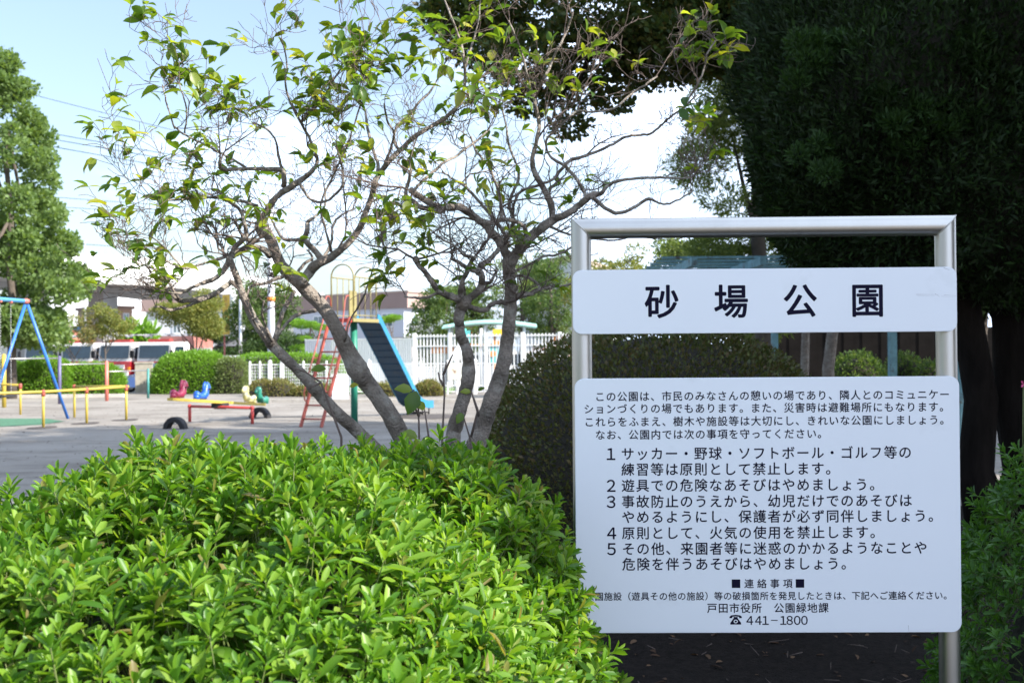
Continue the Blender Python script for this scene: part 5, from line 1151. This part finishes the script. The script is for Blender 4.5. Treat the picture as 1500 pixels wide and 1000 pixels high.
# ---------------------------------------------------------------- the two small leafy trees, limbs traced
def smooth_path(pts, k=4):
    out = []; n_ = len(pts)
    for i in range(n_-1):
        p0, p1, p2, p3 = pts[max(i-1, 0)], pts[i], pts[i+1], pts[min(i+2, n_-1)]
        for j in range(k):
            t = j/k; out.append(tuple(.5*((2*b)+(c-a)*t+(2*a-5*b+4*c-d)*t*t+(3*b-a-3*c+d)*t**3) for a, b, c, d in zip(p0, p1, p2, p3)))
    return out + [tuple(pts[-1])]
def small_tree(label, base_px, dB, limbs, seed, leafy, nsingle=300, lsize=.064, twig_len=(.16, .42), nt=1.0, leafp=1.0, ws=.7):
    rr = random.Random(seed); rg = np.random.default_rng(seed)
    base = P(base_px[0], base_px[1], dB); base.z = 0; t = thing('young_tree', label, 'tree', base)
    tw = MB(); leaves = []
    def knob(mb, p, r_): mb.ball(p, r_, 7, 5, (1, 1, rr.uniform(.8, 1.3)))
    def add_leafs(p, d, cnt):
        for _ in range(cnt):
            dirv = (d*.5 + Vector((rr.gauss(0, .7), rr.gauss(0, .7), rr.gauss(-.05, .45)))).normalized()
            leaves.append((p, dirv, Vector((rr.gauss(0, .35), rr.gauss(0, .35), 1)).normalized(), lsize*rr.uniform(.55, 1.25)))
    def twig(p, d, L_, r0, level):
        n_ = 5 if level < 2 else 3; pts = [p]; cur = Vector(p); dv = d.copy()
        for i in range(n_):
            dv = (dv + Vector((rr.gauss(0, .28), rr.gauss(0, .28), rr.gauss(.07, .24)))).normalized(); cur = cur + dv*L_/n_*rr.uniform(.7, 1.3); pts.append(cur.copy())
        tw.tube(pts, [max(r0*(1-.55*i/n_), .0011) for i in range(n_+1)], 5 if level == 0 else 4, cap=False)
        lf = leafy(*proj(cur))*leafp
        if level < 2:
            for i in range(1, n_+1):
                for _ in range(2 if (level == 0 and rr.random() < .55) else 1):
                    if rr.random() < .86:
                        sd = (dv + Vector((rr.gauss(0, .8), rr.gauss(0, .8), rr.gauss(.2, .55)))).normalized(); twig(pts[i], sd, L_*rr.uniform(.35, .62), r0*(1-.55*i/n_)*.72, level+1)
        if level == 2 and rr.random() < lf*LFP: add_leafs(cur, dv, rr.choice((2, 3, 3, 4, 5)))
        if level > 0 and rr.random() < lf*.07: add_leafs(pts[-2], dv, 1)
    for name, pl, d0, d1, tws in limbs:
        q = smooth_path([(x, y, w) for x, y, w in pl], 4); m_ = len(q); P3 = []; R3 = []
        for i, (x, y, w) in enumerate(q):
            k = i/(m_-1); d = d0+(d1-d0)*k + .02*math.sin(i*.9+seed); j = .6 if name == 'branch' else .35
            p = P(x+rr.uniform(-j, j), y+rr.uniform(-j, j), d); P3.append(p); R3.append(max(w*(ws if w > 12 else (ws+.88)/2)*d/F/2, .0022)*rr.uniform(.93, 1.08))
        if name == 'trunk': P3[0].z = min(P3[0].z, -.03)
        mb = MB(); mb.tube(P3, R3, 14 if R3[0] > .02 else 8)
        for _ in range(int(2+m_*.12)):
            i = rr.randrange(1, m_-1); 
            if R3[i] > .008: a = rr.uniform(0, 6.3); knob(mb, P3[i]+Vector((math.cos(a), -abs(math.sin(a)), rr.uniform(-.5, .5)))*R3[i]*.66, R3[i]*rr.uniform(.32, .5))
        mb.build(name, M['bark'], t)
        if tws > 0:
            Ltot = sum((P3[i+1]-P3[i]).length for i in range(m_-1)); cnt = max(2, int(Ltot/.075*tws*nt))
            for c in range(cnt):
                k = rr.uniform(.08, 1) if c > 1 else 1.0; i = min(int(k*(m_-1)), m_-2); d = (P3[i+1]-P3[i]).normalized()
                sd = (d*(.9 if k > .95 else .45) + Vector((rr.gauss(0, .6), rr.gauss(0, .55), rr.gauss(.35, .5)))).normalized()
                twig(P3[i], sd, rr.uniform(*twig_len)*(1.1-.25*k), min(R3[i]*.55, .0052), 0)
    tw.build('twigs', M['twig'], t, kind='stuff')
    # leaves: nearest ones singly, the rest in one mass
    vis = [l for l in leaves]; vis.sort(key=lambda l: (0 if -10 < proj(l[0])[0] < 1510 and proj(l[0])[1] > -10 else 1, (l[0]-Vector((0, 0, CAMH))).length/l[3]))
    if vis:
        v, fa = place(np.zeros((1, 3)), [[0, 1, 0]], [[0, 0, 1]], 1.0, .56, TLEAF_T, TLEAF_F); lm1 = mesh_np('leaf', v, fa, [M['tleaf_one']], True)
        v, fa = place(np.zeros((1, 3)), [[0, 1, 0]], [[0, 0, 1]], 1.0, .46, TLEAF_T*np.array([1, 1, 1.8]), TLEAF_F); lm2 = mesh_np('leaf', v, fa, [M['tleaf_one']], True)
        for l in vis[:nsingle]:
            o = bpy.data.objects.new('leaf', lm1 if rr.random() < .6 else lm2); COL.objects.link(o); o.parent = t; o.location = l[0]-base
            y = l[1]; x = y.cross(l[2]).normalized(); z = x.cross(y); o.rotation_euler = Matrix((x, y, z)).transposed().to_euler(); o.scale = (l[3],)*3
        rest = vis[nsingle:]
        if rest:
            V, FA = place(np.array([l[0]-base for l in rest]), np.array([l[1] for l in rest]), np.array([l[2] for l in rest]), np.array([l[3] for l in rest]), np.array([l[3] for l in rest])*.52, TLEAF_T, TLEAF_F)
            link('leaf_mass', mesh_np('leaf_mass', V, FA, [M['tleaf']], True), t, kind='stuff')
    print('TREE', label[:30], 'leaves', len(leaves), 'twig faces', len(tw.f))
    return t
LFP = .24
def T1leaf(x, y):
    if x < 300 and y > 300: return .5
    if x < 300: return .85
    if y < 130: return 1.25
    if y < 190: return .8
    if 430 < x < 600 and y > 190: return .10
    if x > 600: return .25
    if y > 380: return .25
    return .42
L1 = [
 ('trunk', [(655, 995, 48), (648, 880, 44), (630, 760, 40), (600, 668, 38), (570, 605, 36), (537, 560, 36), (523, 540, 44), (505, 505, 32), (478, 456, 29), (440, 416, 28), (412, 388, 24), (396, 350, 22), (381, 322, 20)], 5.0, 4.9, .12),
 ('trunk', [(640, 820, 36), (600, 715, 32), (560, 668, 29), (521, 629, 26), (495, 606, 25), (467, 577, 25), (450, 556, 24), (429, 535, 22), (402, 509, 22), (390, 494, 20), (372, 468, 18), (359, 441, 16), (349, 413, 14), (336, 376, 12)], 4.95, 4.55, .1),
 ('branch', [(440, 416, 22), (452, 400, 21), (466, 386, 20), (486, 376, 17), (506, 360, 15), (526, 336, 14), (535, 312, 13), (546, 282, 12), (553, 259, 11), (570, 236, 10), (592, 214, 9), (618, 193, 8), (651, 174, 7.5), (677, 149, 7)], 4.9, 4.6, .35),
 ('branch', [(677, 149, 6.5), (681, 118, 6), (680, 92, 5.5), (673, 57, 5), (661, 25, 4), (648, -10, 3)], 4.6, 4.5, .9),
 ('branch', [(681, 100, 4), (690, 70, 4), (700, 35, 3), (705, -10, 3)], 4.6, 4.7, .9),
 ('branch', [(384, 345, 14), (378, 334, 14), (384, 320, 13), (391, 308, 12), (402, 292, 12), (415, 281, 12), (438, 266, 11), (454, 254, 9), (464, 240, 7), (463, 225, 6), (452, 200, 5), (441, 180, 5)], 4.85, 4.6, .8),
 ('branch', [(441, 180, 6), (452, 165, 6.5), (463, 156, 6), (476, 144, 5.5), (482, 132, 5), (488, 118, 4), (500, 100, 3)], 4.6, 4.5, 1.3),
 ('branch', [(441, 180, 5), (425, 150, 4), (418, 120, 3.5), (420, 90, 3), (412, 55, 2.5)], 4.6, 4.4, 1.3),
 ('branch', [(416, 272, 10), (414, 250, 9), (395, 248, 8), (368, 247, 7), (345, 248, 7), (324, 247, 7.5), (323, 232, 6)], 4.8, 4.5, .7),
 ('branch', [(414, 250, 6), (408, 228, 5), (404, 208, 4), (392, 190, 4), (372, 180, 3)], 4.8, 4.6, .9),
 ('branch', [(360, 246, 5), (345, 236, 4.5), (334, 230, 4), (318, 222, 4), (300, 212, 4), (284, 204, 3.5), (268, 196, 3.5), (256, 186, 3)], 4.7, 4.35, .8),
 ('branch', [(256, 188, 3), (248, 165, 3), (242, 142, 2.5), (238, 125, 2.5)], 4.35, 4.3, 1.4),
 ('branch', [(270, 194, 3), (274, 165, 3), (268, 140, 2.5), (262, 120, 2.5)], 4.4, 4.3, 1.3),
 ('branch', [(376, 302, 7), (360, 296, 6), (342, 293, 5.5), (318, 290, 5), (294, 290, 4.5), (276, 292, 4), (258, 293, 4), (238, 294, 3.5), (222, 292, 3)], 4.7, 4.3, 1.0),
 ('branch', [(340, 372, 12), (346, 360, 10), (356, 351, 9), (361, 342, 8), (358, 328, 7), (352, 308, 6), (338, 296, 5), (318, 280, 4)], 4.6, 4.5, .9),
 ('branch', [(395, 374, 12), (384, 364, 12), (366, 362, 13), (354, 366, 13), (342, 374, 12)], 4.85, 4.58, .3),
 ('branch', [(377, 352, 9), (368, 352, 9), (358, 350, 9)], 4.8, 4.6, .3),
 ('branch', [(336, 378, 11), (331, 391, 10), (318, 406, 9), (301, 413, 9), (285, 419, 6), (268, 428, 5), (250, 430, 4)], 4.6, 4.4, .9),
 ('branch', [(349, 420, 10), (338, 414, 10), (323, 425, 10), (306, 434, 10), (284, 439, 9), (264, 440, 9), (252, 432, 5), (240, 420, 4)], 4.7, 4.45, .7),
 ('branch', [(306, 435, 6), (288, 443, 5), (270, 449, 5), (256, 453, 6), (246, 454, 6), (236, 449, 4), (226, 450, 3)], 4.6, 4.4, .9),
 ('branch', [(335, 374, 7), (318, 380, 6), (304, 384, 5), (290, 388, 5), (272, 394, 4), (255, 388, 4), (240, 380, 3)], 4.6, 4.3, 1.0),
 ('branch', [(268, 394, 4), (250, 372, 3.5), (234, 356, 3), (218, 344, 3)], 4.4, 4.2, 1.1),
 ('branch', [(262, 438, 5), (250, 418, 4), (236, 400, 4), (220, 392, 3), (200, 385, 3)], 4.45, 4.2, 1.1),
 ('branch', [(472, 384, 13), (464, 370, 11), (452, 358, 11), (446, 350, 11), (450, 338, 9), (451, 326, 8), (462, 317, 5), (474, 305, 4), (477, 290, 4), (474, 268, 3)], 4.88, 5.2, .7),
 ('branch', [(446, 351, 9), (430, 351, 6), (416, 350, 6), (406, 338, 5), (400, 325, 4), (390, 312, 3)], 4.9, 5.3, .8),
 ('branch', [(470, 382, 8), (480, 368, 6), (486, 350, 5), (488, 330, 5), (500, 315, 4), (520, 306, 3)], 4.9, 5.3, .7),
 ('branch', [(436, 414, 7), (438, 396, 6), (448, 385, 6), (458, 378, 5), (450, 366, 3)], 4.9, 5.2, .5),
 ('branch', [(553, 259, 8), (554, 244, 6.5), (549, 226, 6), (541, 200, 6), (537, 178, 5), (535, 160, 3)], 4.8, 5.1, .6),
 ('branch', [(562, 246, 7), (572, 218, 5), (577, 196, 4), (567, 176, 4), (563, 152, 3)], 4.78, 4.5, .6),
 ('branch', [(584, 220, 6), (577, 205, 5), (582, 184, 5), (600, 168, 5), (614, 150, 4.5), (628, 137, 4), (640, 118, 3), (648, 96, 3)], 4.75, 5.1, .6),
 ('branch', [(485, 367, 6), (478, 340, 4), (470, 300, 4), (486, 262, 4), (498, 236, 3.5), (510, 210, 3), (520, 178, 3), (528, 152, 3)], 4.85, 4.5, .6),
 ('branch', [(438, 266, 6), (452, 290, 5), (470, 296, 5), (486, 290, 5), (502, 270, 5), (500, 240, 4), (495, 222, 3)], 4.7, 4.4, .6),
 ('branch', [(431, 427, 8), (422, 443, 8), (415, 456, 8), (409, 474, 8), (404, 492, 9), (400, 504, 10)], 4.88, 4.7, 0),
 ('branch', [(461, 455, 8), (444, 458, 7), (430, 464, 7), (420, 474, 6), (410, 486, 6), (402, 500, 7)], 4.9, 4.7, 0),
 ('branch', [(398, 500, 6), (390, 478, 5), (384, 458, 4), (387, 440, 3)], 4.68, 4.5, .5),
 ('branch', [(392, 500, 5), (378, 480, 4), (370, 466, 3)], 4.68, 4.5, .4),
 ('branch', [(358, 440, 4), (364, 425, 4.5), (372, 417, 5), (388, 415, 6), (402, 409, 7), (416, 404, 7)], 4.6, 4.88, .2),
 ('branch', [(505, 500, 5), (513, 470, 3), (530, 440, 4), (538, 420, 3), (545, 396, 3)], 4.9, 4.7, .8),
]
small_tree('left of two small grey barked trees, crooked limbs spreading over the left sky', (655, 940), 5.0, L1, 311, T1leaf, nt=.52)
def T2leaf(x, y):
    if x > 1000 and y < 190: return .9
    if y < 170 and x < 900: return .55
    if x < 640 and y > 280: return .65
    if x < 740 and y < 290: return .40
    if x > 860: return .08
    return .14
L2 = [
 ('trunk', [(668, 1000, 40), (660, 860, 36), (655, 730, 32), (662, 660, 30), (665, 632, 28), (674, 600, 25), (682, 572, 24), (686, 552, 25), (686, 526, 22), (682, 508, 20), (675, 492, 19), (673, 478, 18), (672, 464, 20), (677, 450, 22), (684, 440, 18)], 4.75, 4.6, .05),
 ('trunk', [(662, 1000, 46), (664, 860, 42), (676, 745, 40), (692, 672, 36), (706, 628, 33), (718, 592, 31), (730, 560, 30), (739, 526, 27), (744, 490, 25), (747, 457, 24), (748, 428, 22), (746, 404, 22), (746, 385, 26), (752, 374, 24)], 4.8, 4.9, .06),
 ('branch', [(748, 384, 22), (762, 364, 20), (778, 347, 18), (794, 334, 17), (811, 322, 16), (830, 314, 13), (850, 299, 12), (866, 286, 13), (880, 284, 8), (888, 274, 6), (902, 266, 6), (925, 262, 5), (958, 260, 5), (990, 261, 4), (1014, 261, 3)], 4.9, 4.7, .45),
 ('branch', [(866, 288, 7), (886, 304, 7), (902, 312, 7), (920, 308, 6), (936, 299, 6), (950, 291, 6), (962, 296, 4), (976, 299, 4), (995, 292, 3), (1015, 280, 3)], 4.75, 5.1, .6),
 ('branch', [(810, 322, 12), (807, 299, 12), (798, 280, 11), (788, 262, 10), (782, 249, 10), (780, 232, 8), (784, 215, 7), (790, 186, 7), (786, 162, 6), (782, 142, 7)], 4.85, 4.8, .8),
 ('branch', [(782, 143, 6), (792, 124, 5), (804, 101, 5), (815, 76, 4), (829, 49, 4), (840, 18, 3)], 4.8, 4.7, 1.0),
 ('branch', [(782, 143, 5), (774, 118, 4), (768, 90, 4), (758, 60, 3), (745, 30, 3)], 4.8, 4.6, 1.1),
 ('branch', [(858, 288, 6), (850, 272, 6), (842, 258, 6), (828, 243, 6), (838, 234, 6), (852, 230, 6), (877, 221, 5), (898, 211, 5), (916, 201, 5), (935, 198, 4.5), (952, 196, 4.5), (968, 184, 4), (980, 173, 4), (1003, 156, 3.5), (1020, 140, 3)], 4.8, 4.5, .6),
 ('branch', [(828, 243, 6), (812, 234, 5), (802, 222, 4), (800, 205, 4), (815, 190, 4), (830, 176, 4), (846, 163, 4), (868, 164, 4), (899, 159, 4), (922, 140, 4), (945, 125, 4), (962, 112, 3)], 4.8, 4.9, .7),
 ('branch', [(826, 244, 6), (810, 262, 5), (792, 270, 5), (776, 275, 5), (764, 280, 5), (756, 290, 5), (750, 312, 4)], 4.8, 4.95, .4),
 ('branch', [(1000, 158, 3.5), (1018, 130, 3.5), (1030, 105, 3), (1036, 80, 3), (1048, 60, 2.5)], 4.5, 4.35, 1.1),
 ('branch', [(746, 378, 18), (738, 366, 17), (730, 351, 16), (720, 340, 15), (710, 329, 14), (696, 318, 13), (682, 308, 14), (670, 303, 14), (658, 304, 13), (644, 303, 11), (630, 298, 11), (616, 289, 11), (602, 279, 12)], 4.88, 4.5, .3),
 ('branch', [(650, 304, 9), (645, 310, 9), (632, 307, 9), (616, 303, 9), (604, 294, 8), (594, 285, 7), (598, 268, 6), (602, 248, 5)], 4.6, 4.5, .5),
 ('branch', [(608, 278, 5), (618, 266, 5.5), (630, 256, 5.5), (648, 240, 5), (666, 230, 5), (684, 216, 4.5), (700, 205, 4), (716, 190, 3)], 4.5, 4.8, 1.0),
 ('branch', [(770, 345, 8), (769, 334, 7), (758, 326, 7), (746, 322, 7), (734, 322, 8), (720, 326, 9), (700, 324, 9)], 4.88, 4.7, .2),
 ('branch', [(735, 322, 7), (734, 304, 7), (733, 292, 6), (728, 275, 5), (722, 258, 5), (716, 244, 5), (706, 232, 4), (697, 221, 4), (690, 200, 3)], 4.7, 4.75, 1.0),
 ('branch', [(745, 360, 8), (736, 338, 7), (722, 318, 7), (711, 306, 6), (696, 288, 5), (680, 272, 5), (664, 262, 4), (648, 252, 3)], 4.85, 5.1, 1.1),
 ('branch', [(742, 352, 7), (752, 326, 6), (746, 300, 6), (752, 280, 5), (760, 262, 5), (756, 240, 4), (746, 215, 4), (742, 185, 3), (735, 160, 3)], 4.85, 5.0, .9),
 ('branch', [(678, 448, 15), (670, 438, 13), (660, 434, 13), (648, 429, 11), (640, 423, 11), (632, 412, 10), (624, 400, 9), (613, 388, 9), (609, 379, 12)], 4.6, 4.4, .6),
 ('branch', [(655, 433, 6), (640, 430, 5), (624, 436, 5), (608, 436, 4), (592, 434, 3)], 4.6, 4.3, 1.0),
 ('branch', [(684, 440, 15), (696, 430, 13), (704, 420, 13), (706, 408, 12), (703, 398, 11), (694, 396, 10), (682, 391, 8), (672, 384, 6), (661, 379, 6)], 4.6, 4.5, .6),
 ('branch', [(700, 400, 10), (704, 390, 12), (712, 384, 11), (722, 375, 9), (732, 364, 8)], 4.55, 4.8, .3),
 ('branch', [(676, 436, 11), (675, 424, 10), (678, 410, 8), (684, 398, 8), (690, 384, 8), (697, 376, 7)], 4.6, 4.5, .5),
 ('branch', [(692, 376, 5), (680, 374, 5), (672, 366, 4), (662, 358, 4), (650, 352, 4), (640, 345, 3)], 4.5, 4.3, 1.0),
 ('branch', [(706, 414, 7), (718, 414, 6), (724, 404, 5), (728, 396, 4)], 4.6, 4.5, .4),
 ('branch', [(684, 448, 10), (696, 452, 9), (710, 454, 9), (720, 446, 8), (732, 442, 9), (742, 444, 10)], 4.62, 4.82, .2),
 ('branch', [(752, 404, 5), (765, 404, 5), (780, 410, 5), (790, 420, 5), (782, 430, 5), (770, 432, 5), (758, 434, 5)], 4.88, 4.7, .5),
 ('branch', [(752, 398, 5), (775, 388, 5), (795, 376, 4.5), (812, 374, 4), (832, 366, 4), (856, 352, 4), (880, 350, 3)], 4.9, 5.0, .7),
 ('branch', [(750, 432, 6), (780, 428, 4.5), (806, 420, 4.5), (830, 418, 4), (850, 410, 3)], 4.9, 5.2, .6),
 ('branch', [(802, 330, 6), (830, 342, 4), (860, 348, 4), (900, 352, 4), (930, 346, 3.5), (960, 350, 3)], 4.9, 5.3, .9),
]
small_tree('right of two small grey barked trees, straight trunk beside the dome shrub', (664, 940), 4.78, L2, 722, T2leaf, ws=.8, nt=.58)
# thin dark suckers standing between the trunks
def sucker(label, pl, d, leaves, seed):
    rr = random.Random(seed); b = P(pl[0][0][0], pl[0][0][1], d); b.z = 0; t = thing('sapling', label, 'sapling', b, 0, 'dark saplings behind the azalea')
    for l in pl:
        q = [P(x, y, d) for x, y in l]; q = ([Vector((q[0].x, q[0].y, 0))] + q) if l is pl[0] else q
        MB().tube(q, [.005*(1-.6*i/(len(q)-1))+.001 for i in range(len(q))], 6).build('stem', M['twig'], t)
    v, fa = place(np.zeros((1, 3)), [[0, 1, 0]], [[0, 0, 1]], 1.0, .7, TLEAF_T, TLEAF_F); me = mesh_np('leaf', v, fa, [M['tleaf_one']], True)
    for (x, y, s, a) in leaves:
        o = bpy.data.objects.new('leaf', me); COL.objects.link(o); o.parent = t; o.location = P(x, y, d)-b; o.scale = (s*d/F,)*3
        dv = Vector((math.cos(a), -.35, math.sin(a))).normalized(); up = Vector((-math.sin(a)*.3, -.75, .6)); xx = dv.cross(up).normalized(); o.rotation_euler = Matrix((xx, dv, xx.cross(dv))).transposed().to_euler()
sucker('leafless dark sapling with short side twigs left of the crooked trunk', [[(646, 700), (648, 640), (651, 580), (650, 548), (654, 530)], [(649, 549), (658, 530), (664, 518)], [(650, 565), (644, 555), (642, 545)], [(640, 680), (628, 640), (622, 600)]], 4.4, [(622, 600, 18, 2.2)], 1)
sucker('sapling with one large pale green heart shaped leaf in front of the blue chute', [[(616, 690), (614, 640), (613, 600), (606, 570)], [(614, 610), (600, 580)]], 4.4, [(610, 572, 36, -1.9), (604, 572, 26, 2.9), (612, 640, 26, 2.8), (616, 648, 22, .3)], 2)
sucker('sapling with a few drooping dark leaves between the two right trunks', [[(700, 700), (688, 640), (676, 600)], [(702, 610), (694, 585), (690, 572)], [(690, 640), (700, 600), (694, 582)]], 4.5, [(690, 574, 16, 3.0), (700, 572, 11, .5), (678, 604, 18, -2.1)], 3)
sucker('thin leafy sapling in front of the slide ladder', [[(500, 640), (470, 560), (448, 545), (430, 538)], [(470, 560), (450, 570)]], 4.6, [(478, 540, 22, 3.1), (512, 566, 14, .3)], 4)
b = P(1499, 562, 3.9)
fb = thing('pink_flower', 'single pink azalea flower at the far right edge above the shaded bush', 'flower', b)
for k in range(5):
    a = k*1.2566; MB().add([b+Vector((0, 0, 0)), b+Vector((.012*math.cos(a-.4), -.012, .012*math.sin(a-.4))), b+Vector((.020*math.cos(a), -.018, .020*math.sin(a))), b+Vector((.012*math.cos(a+.4), -.012, .012*math.sin(a+.4)))], [(0,1,2,3)]).build('petal', mat('pink_petal', (.6, .08, .25), .5) if k == 0 else bpy.data.materials['pink_petal'], fb)
MB().tube([b, b+Vector((.01, .03, -.2)), b+Vector((.03, .05, -.62))], .002, 5).build('stem', M['green_stem'], fb)
